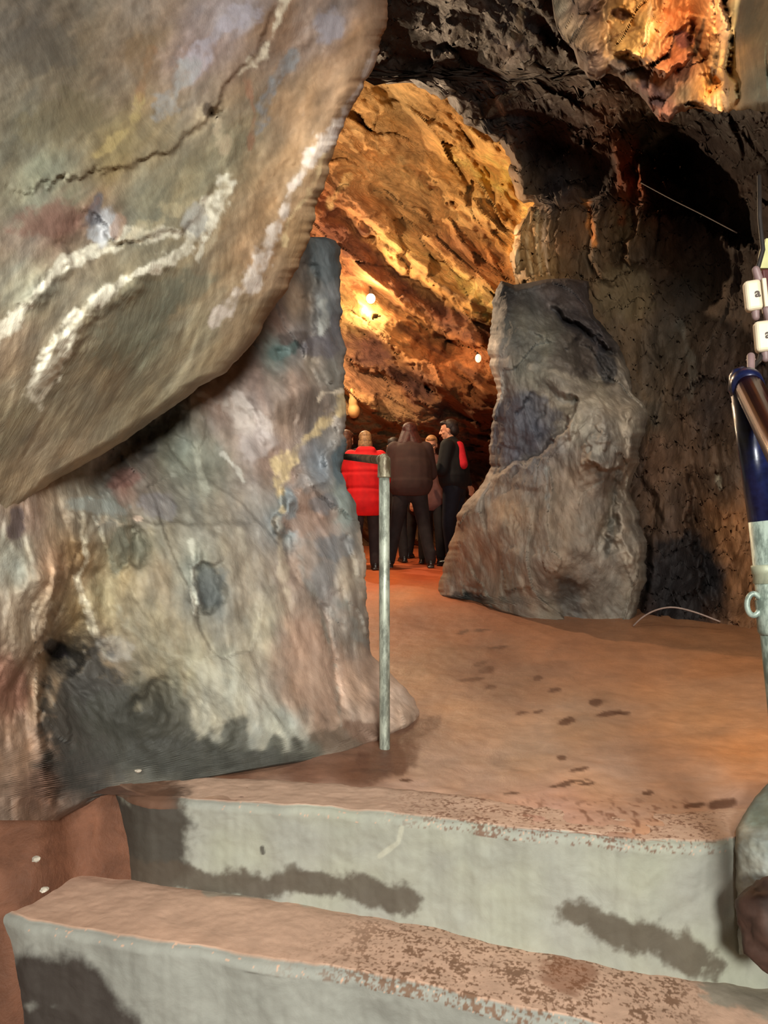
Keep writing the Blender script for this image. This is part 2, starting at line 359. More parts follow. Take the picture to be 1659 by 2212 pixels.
def step2_col(px, py, V, K):
    n = fbm(V*14, 5, .6); f = fbm(V*88, 3, .6); q = fbm(V*5, 3)
    riser = srgb((154, 154, 147))[None]*np.exp(.10*q+.05*n)[:, None]; tread = srgb((205, 168, 146))[None]*np.exp(.10*n)[:, None]
    c = np.where((K+.10*f > .44)[:, None], riser, tread)
    m = sst(560, 900, px+(py-2040)*1.0)*(1-sst(1450, 1560, px)); g = np.clip((f+.6*n-.05)*4.5, 0, 1)*m*(K < .9)*.85
    c = stain_shade(c, g, (118, 84, 62))
    c = stain_shade(c, vmask(px, py, [(1210, 2095), (1250, 2110)], 42, n*1.6)*.6*(K < .6), (128, 78, 50))
    c = stain_shade(c, vmask(px, py, [(1560, 2130), (1660, 2150)], 50, n*1.6)*.8*(K < .6), (140, 138, 126))
    c = stain_shade(c, vmask(px, py, [(660, 1945), (722, 1945)], 16, n)*.9*(K < .6), (172, 172, 158))
    c = stain_shade(c, vmask(px, py, [(450, 1925), (640, 1930), (800, 1955), (1100, 2020), (1300, 2050), (1500, 2090)], 13, n)*.7*(K < .6), (150, 150, 138))
    c = stain_shade(c, vmask(px, py, [(0, 2150), (60, 2120), (150, 2130), (200, 2180), (240, 2230), (60, 2220)], 70, n*.8)*.96*(K > .6), (62, 54, 50))  # left part of the riser: dark staining with its shadow painted in
    return np.clip(c, .01, .9)
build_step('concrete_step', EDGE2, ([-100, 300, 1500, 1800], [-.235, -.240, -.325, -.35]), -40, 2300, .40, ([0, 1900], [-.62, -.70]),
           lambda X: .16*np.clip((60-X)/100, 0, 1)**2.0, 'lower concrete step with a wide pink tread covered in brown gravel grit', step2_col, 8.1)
# ------------------------------------------------------------------ left rock wall: overhanging slab
SLAB = [(50, 50, 95, 86, 76), (150, 200, 112, 100, 82), (300, 100, 127, 108, 88), (250, 320, 138, 120, 82), (60, 300, 100, 95, 80), (100, 400, 125, 125, 105), (430, 100, 150, 125, 115), (480, 40, 160, 150, 155),  # darker top-left points paint the weaker light up there
        (560, 60, 142, 112, 88), (700, 60, 148, 130, 122), (780, 100, 150, 118, 90), (650, 230, 146, 116, 86), (480, 330, 142, 132, 106), (330, 440, 130, 126, 106), (150, 470, 128, 98, 86),
        (60, 620, 150, 145, 125), (60, 520, 128, 112, 98), (350, 620, 142, 134, 110), (300, 750, 138, 136, 114), (550, 560, 165, 130, 95), (620, 430, 167, 134, 98), (680, 350, 165, 130, 92), (450, 700, 146, 134, 108),
        (200, 850, 150, 136, 110), (50, 900, 152, 142, 118), (100, 1000, 162, 144, 118), (350, 850, 146, 134, 108), (480, 620, 150, 132, 104), (540, 700, 150, 128, 100), (600, 600, 160, 128, 96), (750, 180, 150, 118, 88), (420, 380, 150, 140, 112), (0, 750, 150, 128, 104), (640, 520, 150, 120, 84)]
WH = (240, 234, 214); LIL = (168, 160, 172); BL = (138, 142, 148)
SLABV = [([(-30, 760), (40, 680), (80, 630), (120, 590), (210, 540), (270, 505), (380, 500)], 13, WH, .75), ([(80, 850), (130, 740), (200, 660), (300, 590), (400, 540), (440, 480), (480, 410), (500, 380)], 19, WH, .92),
         ([(740, 265), (700, 300), (660, 350), (635, 400), (605, 480), (575, 530), (550, 600), (480, 680), (465, 700)], 14, (214, 200, 190), .85), ([(615, -20), (590, 60), (565, 120), (525, 158)], 8, (226, 214, 190), .85),
         ([(430, 560), (450, 510), (480, 450)], 5, WH, .7), ([(820, 120), (790, 180), (750, 240), (720, 290)], 9, (190, 180, 178), .7), ([(610, 530), (620, 480), (660, 420), (700, 330)], 4, (225, 200, 150), .6),
         ([(530, 20), (470, 60), (430, 110), (425, 170)], 22, LIL, .8), ([(410, 150), (370, 200), (345, 250)], 20, (150, 150, 150), .7), ([(625, 120), (590, 170), (570, 230), (555, 290)], 13, BL, .8),
         ([(300, 220), (290, 280), (250, 300), (200, 340)], 9, (182, 160, 104), .6), ([(140, 560), (60, 660), (30, 700)], 6, WH, .5), ([(330, 110), (310, 170), (300, 220)], 8, (150, 110, 76), .5), ([(535, 160), (545, 260), (540, 330)], 5, (165, 115, 88), .6),
         ([(250, 800), (320, 740), (420, 690)], 4, (170, 164, 140), .5), ([(200, 900), (300, 860), (380, 800)], 5, (172, 160, 130), .4), ([(0, 980), (30, 900), (60, 850)], 10, (176, 170, 140), .4), ([(440, 240), (470, 260), (480, 330)], 13, (196, 176, 146), .6),
         ([(490, 420), (470, 500), (450, 540)], 8, (205, 190, 160), .5), ([(370, 450), (340, 480), (280, 510)], 14, (200, 184, 146), .5)]
SLABB = [(705, 60, 34, 42, 20, (150, 146, 158), .75), (225, 490, 28, 44, 15, (178, 180, 186), .85), (205, 450, 16, 40, 10, (92, 90, 98), .8), (250, 485, 16, 34, 0, (176, 140, 118), .6), (120, 470, 85, 40, -20, (122, 88, 76), .7), (310, 130, 34, 66, 0, (122, 98, 70), .5),
         (80, 110, 90, 60, 0, (84, 78, 70), .6), (130, 260, 110, 60, -20, (110, 100, 76), .6), (420, 470, 30, 40, 30, (176, 176, 172), .7), (300, 690, 140, 60, -45, (120, 124, 108), .5), (400, 640, 90, 30, -35, (116, 120, 104), .5), (452, 235, 14, 16, 0, (70, 56, 46), .8)]
def slab_col(X, Y, D, V):
    return mute(paint(X, Y, SLAB, SLABV, SLABB, gain=1.0, warp=24, seed=1, rot=-48, stretch=2.2, var=.19), .88)
MW = rockmat('pale_banded_rock', rot=48, stretch=2.2, scale=6, bump=.35, rough=.75, var=.15, dist=.02, wet=.2)
sheet('wall_left', 'row', -260, 1110, 4, -1000,
      [(-260, 850), (0, 836), (40, 838), (70, 826), (120, 815), (190, 786), (220, 768), (270, 738), (350, 716), (400, 700), (450, 684), (500, 673), (540, 664), (570, 648), (600, 636), (640, 610), (700, 570), (740, 545), (780, 512), (810, 480), (835, 432), (850, 415), (880, 372), (920, 312), (960, 255), (1000, 190), (1040, 120), (1060, 90), (1110, 40)],
      [(-1000, 0, 1.1), (-1000, 900, 1.05), (-400, 0, 1.25), (0, 0, 1.75), (0, 400, 1.65), (-400, 600, 1.1), (0, 900, 1.65), (300, 200, 2.15), (600, 0, 2.75), (820, 0, 3.25), (760, 200, 3.1), (690, 400, 2.95), (500, 400, 2.5), (300, 600, 2.0), (640, 550, 2.85), (500, 750, 2.6), (300, 900, 2.35), (100, 1040, 2.05), (0, 1050, 1.8), (250, 750, 2.0)],
      slab_col, MW, rot=-48, stretch=2.4, big=(.12, 1.1), mid=(.03, 2.2), small=(.007, 11), fac=(.0, 3.2), jag=7, edge=(45, .22), wraps=(False, True), wrap=(1.3, 60), seed=1,
      feats=[('ledge', [(-60, 425), (100, 400), (200, 372), (300, 350), (380, 325), (430, 250), (500, 185), (540, 130), (590, 40), (620, -60)], .03, 70, .15),
             ('ledge', [(200, 530), (300, 515), (400, 500), (450, 420), (480, 380)], .02, 60, .5), ('groove', [(90, 860), (130, 750), (200, 670), (300, 600), (410, 545)], -.03, 22),
             ('groove', [(445, 235), (470, 255)], .06, 14), ('groove', [(40, 680), (120, 590), (210, 540)], -.02, 18), ('groove', [(150, 560), (230, 480)], .05, 50), ('groove', [(700, 60), (600, 250), (520, 420)], .05, 60),
             ('groove', [(740, 265), (635, 400), (575, 530), (480, 680)], -.03, 26)])
def outer_wall(x, y0, y1, nm, seed):
    ys = np.linspace(y0, y1, 130); zs = np.linspace(-1.2, 6.5, 110); Y, Z = np.meshgrid(ys, zs); Y = Y.ravel(); Z = Z.ravel()
    q = np.stack([Y*.6, Z*.6, Y*0+seed], 1); X = x+.35*fbm(q, 5, .55)-np.sign(x)*.05*Z**1.3*(Z > 0) if False else x+.35*fbm(q, 5, .55)-np.sign(x)*.12*np.clip(Z, 0, 9)
    V = np.stack([X, Y, Z], 1); C = srgb((110, 98, 82))[None]*np.exp(.4*fbm(q*3, 4))[:, None]
    tag(grid_obj(nm, V, len(zs), len(ys), np.clip(C, .01, .9), rockmat('outer_rock', scale=5, bump=.6, var=.3), flip=x > 0), kind='structure')
outer_wall(-2.6, -3.5, 6.0, 'wall_left', 1.5); outer_wall(4.2, -3.5, 6.0, 'wall_right', 4.5)
# ------------------------------------------------------------------ left rock wall: lower part under the overhang
LOW = [(700, 560, 74, 80, 80), (690, 660, 100, 102, 100), (720, 700, 80, 78, 80), (640, 640, 120, 98, 76), (600, 690, 118, 92, 78), (640, 740, 96, 90, 90), (600, 760, 92, 104, 98), (670, 770, 120, 104, 86), (560, 830, 128, 102, 88), (650, 830, 132, 106, 88), (470, 870, 152, 128, 114), (550, 930, 150, 132, 122),
       (725, 800, 112, 106, 96), (620, 900, 132, 110, 94), (400, 980, 122, 124, 108), (450, 1010, 122, 120, 104), (300, 990, 108, 98, 88), (260, 1060, 122, 88, 76), (240, 1085, 128, 134, 124), (600, 1000, 140, 112, 96), (690, 1010, 112, 116, 120), (680, 1110, 150, 118, 100), (740, 1080, 118, 130, 124), (620, 1120, 116, 126, 126),
       (200, 1110, 142, 132, 112), (60, 1100, 158, 128, 106), (30, 1200, 140, 136, 118), (110, 1210, 178, 140, 106), (60, 1350, 150, 130, 106), (20, 1480, 132, 82, 60), (80, 1500, 165, 138, 106), (60, 1620, 150, 116, 90), (170, 1200, 140, 106, 60), (160, 1330, 130, 106, 66), (215, 1300, 168, 152, 112), (300, 1170, 118, 112, 90), (250, 1230, 166, 146, 104),
       (350, 1250, 142, 124, 96), (350, 1350, 148, 136, 108), (430, 1230, 136, 136, 120), (450, 1280, 96, 98, 92), (520, 1250, 150, 134, 112), (560, 1350, 150, 140, 118), (640, 1230, 152, 126, 108), (660, 1380, 168, 132, 108), (700, 1250, 120, 112, 108), (750, 1250, 165, 150, 130), (765, 1350, 130, 120, 108), (740, 1450, 188, 154, 130), (850, 1530, 182, 148, 122), (800, 1480, 186, 150, 124),
       (500, 1500, 166, 158, 134), (600, 1580, 166, 166, 150), (400, 1450, 152, 142, 112), (440, 1530, 160, 152, 130), (200, 1500, 82, 76, 70), (250, 1600, 80, 78, 68), (350, 1650, 74, 72, 64), (520, 1640, 92, 92, 82), (650, 1625, 110, 108, 96), (150, 1680, 84, 74, 68), (700, 1550, 132, 102, 80), (640, 1490, 150, 118, 94), (300, 1500, 116, 106, 84), (360, 1540, 90, 86, 70), (30, 1000, 160, 142, 116), (230, 1430, 130, 110, 84), (90, 1700, 110, 76, 58)]
LOWV = [([(180, 1130), (185, 1210), (165, 1250), (185, 1320), (210, 1390), (240, 1420)], 7, (214, 200, 168), .85), ([(740, 870), (700, 920), (650, 960), (615, 1000), (600, 1050), (610, 1100)], 15, (206, 178, 122), .9), ([(735, 845), (700, 850), (690, 870)], 4, (220, 200, 170), .8), ([(415, 1170), (420, 1240), (425, 1330)], 7, (196, 192, 172), .8),
        ([(510, 860), (560, 900), (590, 960)], 10, (196, 180, 170), .7), ([(430, 850), (480, 870), (530, 890)], 6, (190, 174, 160), .6), ([(480, 980), (510, 1010), (530, 1040)], 5, (192, 186, 172), .7), ([(420, 960), (440, 1040), (450, 1100)], 8, (168, 166, 146), .7), ([(200, 1070), (160, 1090), (150, 1100)], 5, (170, 168, 150), .6),
        ([(680, 1280), (710, 1380), (725, 1480), (740, 1570)], 5, (132, 126, 112), .7), ([(780, 1160), (788, 1220), (790, 1330)], 8, (200, 180, 155), .7), ([(520, 1150), (540, 1260), (560, 1330)], 6, (172, 160, 138), .5), ([(600, 1130), (605, 1200), (620, 1300)], 9, (188, 168, 140), .6), ([(740, 1310), (790, 1390)], 9, (138, 138, 128), .6),
        ([(690, 650), (700, 680), (690, 720)], 9, (150, 150, 142), .7), ([(265, 1130), (235, 1120), (210, 1135)], 4, (190, 170, 140), .7), ([(640, 1180), (660, 1250), (720, 1310), (800, 1400)], 10, (132, 130, 124), .5), ([(360, 1340), (390, 1420), (400, 1500)], 4, (128, 112, 84), .6), ([(260, 1330), (330, 1400), (430, 1450), (500, 1470)], 10, (178, 170, 144), .5)]
LOWB = [(190, 1560, 110, 165, 0, (62, 58, 53), .93), (330, 1600, 190, 75, 28, (62, 60, 52), .92), (420, 1640, 260, 40, 5, (60, 58, 51), .9), (510, 1590, 34, 52, 5, (80, 78, 68), .9), (590, 1620, 22, 24, 0, (80, 80, 70), .88), (635, 1618, 18, 24, 0, (82, 80, 70), .85), (680, 1610, 20, 28, 0, (84, 80, 68), .85), (500, 1640, 200, 28, 5, (66, 64, 56), .9), (115, 1400, 34, 24, 30, (44, 36, 38), .95),  # big dark foot blobs: staining plus painted shade of the rock's underside
        (740, 1600, 70, 34, 10, (94, 76, 60), .85), (800, 1590, 60, 22, 20, (118, 86, 66), .8), (650, 1110, 44, 52, 0, (156, 124, 104), .8), (625, 1090, 22, 34, -30, (122, 134, 138), .8), (738, 1000, 20, 52, 10, (72, 92, 100), .85), (700, 1090, 30, 26, 20, (96, 98, 102), .7), (745, 1110, 26, 40, 20, (128, 138, 130), .7), (35, 1130, 18, 44, 0, (96, 80, 80), .85),
        (455, 1270, 34, 50, 0, (88, 92, 90), .75), (210, 1095, 70, 18, 5, (142, 148, 140), .75), (270, 1030, 44, 26, -20, (116, 74, 64), .75), (300, 1115, 14, 6, -10, (206, 176, 150), .9), (255, 1190, 22, 70, 10, (96, 98, 82), .7), (350, 1520, 90, 50, 40, (70, 66, 55), .7), (700, 560, 36, 60, 0, (68, 74, 76), .8), (690, 745, 40, 26, 0, (74, 68, 74), .7),
        (630, 730, 34, 18, -10, (74, 62, 56), .8), (610, 760, 36, 16, -20, (72, 94, 90), .8), (560, 960, 36, 42, 20, (172, 158, 152), .6), (520, 900, 26, 50, -30, (186, 172, 160), .5), (15, 1480, 34, 70, 0, (136, 92, 70), .6), (340, 1090, 40, 30, 30, (130, 126, 134), .4), (720, 1180, 40, 30, 0, (100, 104, 108), .6), (700, 1240, 26, 40, 0, (112, 110, 108), .5),
        (250, 1400, 40, 30, 0, (176, 170, 160), .4), (680, 1440, 55, 120, -15, (160, 124, 100), .5)]
def low_col(X, Y, D, V):
    return mute(paint(X, Y, LOW, LOWV, LOWB, gain=np.array([1.15, 1.18, 1.25]), warp=16, seed=2, rot=80, stretch=1.9, var=.2), .78)
ML = rockmat('mottled_rock', rot=-75, stretch=1.8, scale=7, bump=.42, rough=.78, var=.16, dist=.02, wet=.3)
sheet('wall_left', 'row', 512, 1770, 4, -1000,
      [(512, 700), (520, 722), (535, 735), (720, 737), (735, 747), (830, 742), (870, 748), (960, 750), (1000, 738), (1020, 733), (1050, 748), (1085, 768), (1140, 775), (1200, 788), (1290, 792), (1350, 800), (1415, 802), (1435, 825), (1470, 860), (1510, 895), (1545, 908), (1562, 900), (1578, 878), (1600, 835), (1622, 770), (1642, 680), (1660, 580), (1685, 440), (1700, 330), (1722, 225), (1770, 130)],
      [(-1000, 900, 1.2), (-1000, 1600, 1.25), (-400, 900, 1.35), (-400, 1600, 1.4), (700, 560, 4.3), (730, 740, 4.2), (640, 660, 4.0), (560, 750, 3.5), (740, 900, 4.0), (640, 850, 3.3), (500, 850, 3.15), (740, 1010, 3.7), (600, 1050, 3.0), (770, 1120, 3.5), (790, 1250, 3.3), (700, 1250, 3.0), (700, 1400, 2.9), (890, 1550, 3.13), (800, 1450, 3.2), (830, 1600, 2.9), (760, 1622, 2.78), (640, 1642, 2.64), (440, 1684, 2.47),
       (320, 1700, 2.40), (220, 1722, 2.34), (130, 1760, 2.2), (60, 1400, 2.0), (0, 1000, 1.85), (50, 1650, 2.05), (300, 1200, 2.55), (300, 1000, 2.75), (200, 1090, 2.4), (450, 1000, 3.0), (400, 1300, 2.6), (500, 1500, 2.62), (200, 1550, 2.42), (120, 1420, 2.45), (180, 1250, 2.4), (90, 1250, 1.98), (20, 1250, 1.9), (300, 940, 2.9)],
      low_col, ML, rot=72, stretch=2.0, big=(.08, 1.5), mid=(.08, 3.2), small=(.014, 12), fac=(.025, 3.4), jag=7, edge=(35, .14), wraps=(False, True), wrap=(1.3, 25), seed=2,
      feats=[('ledge', [(130, 1760), (95, 1650), (90, 1500), (105, 1400), (130, 1260), (132, 1160)], .09, 60, .5),
             ('ledge', [(730, 1000), (650, 1040), (600, 1110), (590, 1160)], .07, 60, .6), ('ledge', [(740, 850), (700, 1000), (640, 1020), (600, 1090)], .09, 90, .5),
             ('ledge', [(100, 1110), (180, 1112), (300, 1120), (450, 1125), (600, 1120)], -.02, 40, .6), ('ledge', [(560, 790), (620, 820), (740, 830)], -.05, 60, .3),
             ('groove', [(105, 1390), (140, 1420), (170, 1450)], .16, 26), ('groove', [(665, 540), (668, 640), (680, 740), (690, 800)], .10, 16), ('groove', [(180, 1060), (290, 960), (400, 870)], .10, 24), ('groove', [(600, 760), (660, 750)], .08, 14),
             ('groove', [(200, 1150), (180, 1220), (200, 1330), (240, 1410)], -.05, 26), ('groove', [(290, 1140), (290, 1230)], .07, 26), ('groove', [(450, 1200), (460, 1320)], .06, 30), ('groove', [(420, 1180), (425, 1330)], -.03, 10),
             ('groove', [(680, 1270), (740, 1560)], .03, 8), ('groove', [(300, 1480), (500, 1640)], .06, 60), ('groove', [(480, 870), (560, 940), (600, 1000)], .04, 24), ('groove', [(620, 1130), (640, 1280)], .05, 18), ('groove', [(755, 1150), (760, 1260)], .06, 10)])
# ------------------------------------------------------------------ dark roof and right wall (far side)
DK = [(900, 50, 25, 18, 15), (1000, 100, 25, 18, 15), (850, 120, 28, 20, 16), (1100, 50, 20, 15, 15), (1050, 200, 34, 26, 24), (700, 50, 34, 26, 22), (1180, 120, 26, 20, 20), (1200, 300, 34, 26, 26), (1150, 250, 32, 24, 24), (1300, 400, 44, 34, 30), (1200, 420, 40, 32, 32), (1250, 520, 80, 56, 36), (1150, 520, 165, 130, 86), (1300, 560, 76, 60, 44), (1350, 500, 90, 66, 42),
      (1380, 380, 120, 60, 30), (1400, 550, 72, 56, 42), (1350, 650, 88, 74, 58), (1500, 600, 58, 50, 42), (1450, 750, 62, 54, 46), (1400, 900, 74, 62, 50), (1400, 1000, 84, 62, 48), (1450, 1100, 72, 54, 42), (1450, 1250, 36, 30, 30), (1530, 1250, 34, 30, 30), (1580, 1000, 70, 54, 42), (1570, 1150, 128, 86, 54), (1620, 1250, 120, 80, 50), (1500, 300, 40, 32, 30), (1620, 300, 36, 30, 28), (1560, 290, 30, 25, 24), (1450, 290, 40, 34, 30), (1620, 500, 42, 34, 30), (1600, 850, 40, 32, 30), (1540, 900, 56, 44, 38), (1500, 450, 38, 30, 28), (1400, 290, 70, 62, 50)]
DKV = [([(1268, 440), (1275, 490), (1285, 530)], 6, (190, 120, 60), .7), ([(1420, 290), (1400, 330), (1390, 360)], 9, (150, 144, 128), .8), ([(1375, 300), (1370, 400), (1345, 480)], 12, (120, 58, 26), .7), ([(1120, 470), (1115, 520), (1122, 600)], 4, (215, 190, 150), .8), ([(1145, 460), (1140, 540), (1150, 600)], 3, (215, 190, 150), .8), ([(1165, 450), (1162, 540), (1168, 595)], 3, (205, 180, 140), .8), ([(1182, 440), (1180, 520), (1184, 590)], 3, (200, 170, 140), .8),  # pale upright streaks paint lamp light on the flutes
       ([(1050, 180), (1080, 240), (1110, 330)], 5, (130, 100, 78), .5), ([(1080, 150), (1110, 90), (1130, 10)], 7, (96, 84, 66), .6), ([(1300, 640), (1360, 760), (1400, 860)], 10, (98, 78, 58), .4), ([(1470, 700), (1500, 780), (1490, 860)], 8, (96, 92, 84), .5), ([(1555, 1010), (1560, 1050)], 3, (150, 140, 120), .6)]
DKB = [(1100, 110, 40, 26, 0, (110, 104, 104), .4), (1150, 530, 40, 80, 0, (120, 90, 56), .5), (1350, 640, 70, 60, 0, (96, 82, 60), .6), (1470, 1250, 70, 110, 8, (30, 26, 26), .9), (1560, 300, 90, 40, 0, (44, 36, 34), .6)]
def dk_col(X, Y, D, V):
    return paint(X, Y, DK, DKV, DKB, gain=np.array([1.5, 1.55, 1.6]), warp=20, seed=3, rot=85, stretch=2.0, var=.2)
MD = rockmat('dark_wet_rock', rot=-88, stretch=2.2, scale=5, bump=.6, rough=.75, var=.35, dist=.04, wet=.25, spec=.2)
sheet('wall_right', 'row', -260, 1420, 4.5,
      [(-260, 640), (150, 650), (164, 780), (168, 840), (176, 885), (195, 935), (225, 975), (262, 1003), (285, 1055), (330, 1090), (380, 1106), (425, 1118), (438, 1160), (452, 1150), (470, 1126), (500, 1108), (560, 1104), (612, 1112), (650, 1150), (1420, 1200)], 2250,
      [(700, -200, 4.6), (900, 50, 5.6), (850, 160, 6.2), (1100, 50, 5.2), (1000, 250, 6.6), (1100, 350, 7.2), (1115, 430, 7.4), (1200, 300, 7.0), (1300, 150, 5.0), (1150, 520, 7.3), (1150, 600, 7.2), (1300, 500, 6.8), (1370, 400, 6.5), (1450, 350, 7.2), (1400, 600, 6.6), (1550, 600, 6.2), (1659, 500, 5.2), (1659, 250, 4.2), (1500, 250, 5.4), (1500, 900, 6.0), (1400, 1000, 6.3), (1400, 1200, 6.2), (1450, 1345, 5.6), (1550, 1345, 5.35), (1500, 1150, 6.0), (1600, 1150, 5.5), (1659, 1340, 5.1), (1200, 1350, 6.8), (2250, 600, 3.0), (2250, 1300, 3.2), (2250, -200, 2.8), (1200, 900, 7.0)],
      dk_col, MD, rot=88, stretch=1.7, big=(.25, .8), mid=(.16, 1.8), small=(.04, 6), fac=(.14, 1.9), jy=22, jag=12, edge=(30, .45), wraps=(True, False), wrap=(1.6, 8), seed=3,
      feats=[('ledge', [(1385, 330), (1375, 450), (1340, 600)], .35, 60, .8), ('ledge', [(1270, 420), (1285, 540), (1280, 620)], .25, 60, .5), ('ledge', [(1500, 1000), (1490, 1130), (1520, 1250), (1560, 1360)], -.30, 50, .7), ('ledge', [(1380, 1000), (1420, 1100), (1400, 1250), (1370, 1350)], .2, 60, .5),
             ('ledge', [(1380, 470), (1480, 455), (1560, 500), (1659, 560)], -.35, 90, .4), ('groove', [(1250, 300), (1240, 420)], .3, 60), ('groove', [(1480, 300), (1420, 380)], .4, 60),
             ('groove', [(1130, 450), (1128, 600)], .08, 6), ('groove', [(1153, 450), (1152, 600)], .08, 6), ('groove', [(1174, 440), (1174, 600)], .08, 6), ('groove', [(1195, 440), (1195, 600)], .08, 6)])
# ------------------------------------------------------------------ near roof rocks, top right
CE = [(1230, 60, 128, 112, 90), (1250, 20, 100, 80, 66), (1215, 20, 120, 110, 90), (1290, 120, 118, 96, 80), (1270, 160, 130, 112, 96), (1290, 20, 70, 48, 42), (1340, 30, 214, 160, 88), (1340, 100, 214, 166, 92), (1370, 130, 220, 170, 96), (1400, 60, 222, 170, 92), (1440, 50, 190, 110, 56), (1460, 110, 176, 96, 50), (1480, 20, 190, 108, 52), (1420, 170, 190, 120, 66), (1470, 150, 150, 84, 52), (1530, 60, 206, 140, 84), (1530, 190, 220, 150, 70), (1560, 220, 226, 190, 140), (1570, 150, 220, 170, 100),  # yellow and orange points paint warm lamp light into the rock colour
      (1600, 60, 98, 96, 80), (1640, 180, 104, 104, 90), (1640, 230, 96, 92, 80), (1600, 20, 92, 88, 74), (1340, 155, 92, 80, 72), (1400, 170, 84, 68, 62), (1390, 200, 122, 90, 80), (1430, 230, 150, 100, 80), (1480, 200, 96, 84, 64), (1700, 100, 96, 94, 80)]
CEB = [(1340, 32, 24, 14, 10, (60, 28, 24), .9), (1480, 84, 26, 18, 20, (110, 56, 50), .8), (1350, 145, 44, 20, 0, (84, 72, 66), .8), (1510, 90, 8, 60, 15, (70, 58, 46), .85), (1540, 150, 8, 40, 15, (60, 46, 34), .8), (1405, 205, 34, 26, 10, (116, 86, 76), .7), (1380, 135, 26, 10, -20, (90, 52, 40), .7)]
CEV = [([(1406, -10), (1404, 60), (1385, 110), (1370, 120)], 5, (238, 200, 140), .6), ([(1308, 20), (1304, 80), (1308, 118)], 4, (236, 190, 130), .7), ([(1320, 80), (1350, 70), (1380, 60)], 2, (120, 74, 40), .6), ([(1320, 100), (1350, 88), (1385, 75)], 2, (130, 84, 44), .6), ([(1450, 30), (1420, 80), (1400, 130)], 4, (226, 160, 104), .6)]
def ce_col(X, Y, D, V):
    c = paint(X, Y, CE, CEV, CEB, gain=1.0, warp=7, seed=5, rot=-50, stretch=1.8, var=.15)*np.where((X < 1575)[:, None], np.array([[.9, 1.0, 1.25]]), np.array([[1.1, 1.2, 1.2]]))
    return c
MC = rockmat('flaky_lamplit_rock', rot=50, stretch=2.0, scale=10, bump=.6, rough=.7, var=.22, dist=.02)
sheet('ceiling', 'col', 1190, 2100, 2.5, -520,
      [(1190, -20), (1197, 40), (1205, 70), (1240, 110), (1250, 145), (1270, 165), (1290, 174), (1310, 160), (1335, 165), (1350, 175), (1365, 195), (1382, 205), (1400, 225), (1425, 262), (1445, 268), (1460, 250), (1500, 232), (1525, 240), (1555, 244), (1590, 240), (1640, 240), (1700, 246), (2100, 280)],
      [(1200, 0, 4.3), (1280, 100, 4.0), (1290, 170, 4.1), (1300, -400, 3.0), (1340, 60, 4.1), (1400, 60, 3.9), (1480, 60, 3.8), (1440, 240, 3.9), (1540, 100, 3.6), (1560, 230, 3.45), (1610, 100, 2.9), (1620, 230, 2.9), (1700, 100, 2.5), (2100, 100, 2.0), (1600, -400, 2.6), (2100, -500, 1.8), (1440, -300, 3.7)],
      ce_col, MC, rot=-50, stretch=1.8, mult=lambda X, Y: 1-.8*sst(1560, 1610, X), big=(.08, 2), mid=(.07, 4), small=(.02, 14), fac=(.09, 4.5), jag=7, edge=(26, .2), wraps=(False, True), wrap=(1.2, 40), seed=5,
      feats=[('ledge', [(1302, -60), (1300, 60), (1306, 130)], -.20, 40, .3), ('ledge', [(1408, -60), (1400, 80), (1375, 140)], -.10, 40, .3), ('groove', [(1500, 40), (1515, 110), (1545, 200)], .22, 13), ('ledge', [(1560, -60), (1568, 60), (1585, 160), (1595, 240)], -.25, 60, .4),
             ('ledge', [(1306, 125), (1350, 118), (1380, 125), (1410, 160), (1440, 170), (1490, 130), (1500, 90)], .18, 60, .5), ('groove', [(1325, 30), (1360, 38)], .10, 12), ('ledge', [(1400, 140), (1450, 90), (1490, 60)], .08, 40, .5)])
# ------------------------------------------------------------------ lamp-lit chamber wall at the back
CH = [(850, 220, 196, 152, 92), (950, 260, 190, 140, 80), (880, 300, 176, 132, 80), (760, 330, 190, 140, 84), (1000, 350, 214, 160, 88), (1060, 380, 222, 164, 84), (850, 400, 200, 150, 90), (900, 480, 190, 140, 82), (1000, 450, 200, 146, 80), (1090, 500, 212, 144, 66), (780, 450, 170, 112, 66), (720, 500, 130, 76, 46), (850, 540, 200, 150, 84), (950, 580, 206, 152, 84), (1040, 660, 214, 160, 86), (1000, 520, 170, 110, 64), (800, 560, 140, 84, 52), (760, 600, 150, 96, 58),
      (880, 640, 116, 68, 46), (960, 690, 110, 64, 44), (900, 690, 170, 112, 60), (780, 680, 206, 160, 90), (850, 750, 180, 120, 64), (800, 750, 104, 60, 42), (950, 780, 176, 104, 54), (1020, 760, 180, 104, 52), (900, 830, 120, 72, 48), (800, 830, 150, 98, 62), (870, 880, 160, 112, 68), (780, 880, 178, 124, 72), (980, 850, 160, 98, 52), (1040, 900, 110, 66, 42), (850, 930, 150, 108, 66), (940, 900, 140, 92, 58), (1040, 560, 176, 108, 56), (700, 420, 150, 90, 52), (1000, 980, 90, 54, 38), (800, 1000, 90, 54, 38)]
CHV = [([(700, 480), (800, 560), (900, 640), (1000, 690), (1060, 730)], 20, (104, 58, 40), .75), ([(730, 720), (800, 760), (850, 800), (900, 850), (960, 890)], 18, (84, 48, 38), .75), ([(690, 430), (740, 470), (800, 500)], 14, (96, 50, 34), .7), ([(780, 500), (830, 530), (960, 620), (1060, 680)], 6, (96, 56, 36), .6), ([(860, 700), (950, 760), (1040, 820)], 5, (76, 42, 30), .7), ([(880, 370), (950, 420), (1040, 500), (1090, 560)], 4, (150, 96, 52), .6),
       ([(740, 250), (800, 310), (870, 350)], 8, (214, 180, 120), .4), ([(820, 330), (900, 400), (1000, 450), (1100, 500)], 8, (226, 182, 112), .4), ([(760, 380), (740, 400), (710, 440)], 7, (224, 186, 120), .5), ([(820, 500), (900, 540), (980, 590), (1060, 640)], 12, (214, 172, 96), .4), ([(990, 600), (1040, 660), (1060, 690)], 9, (206, 178, 92), .5)]
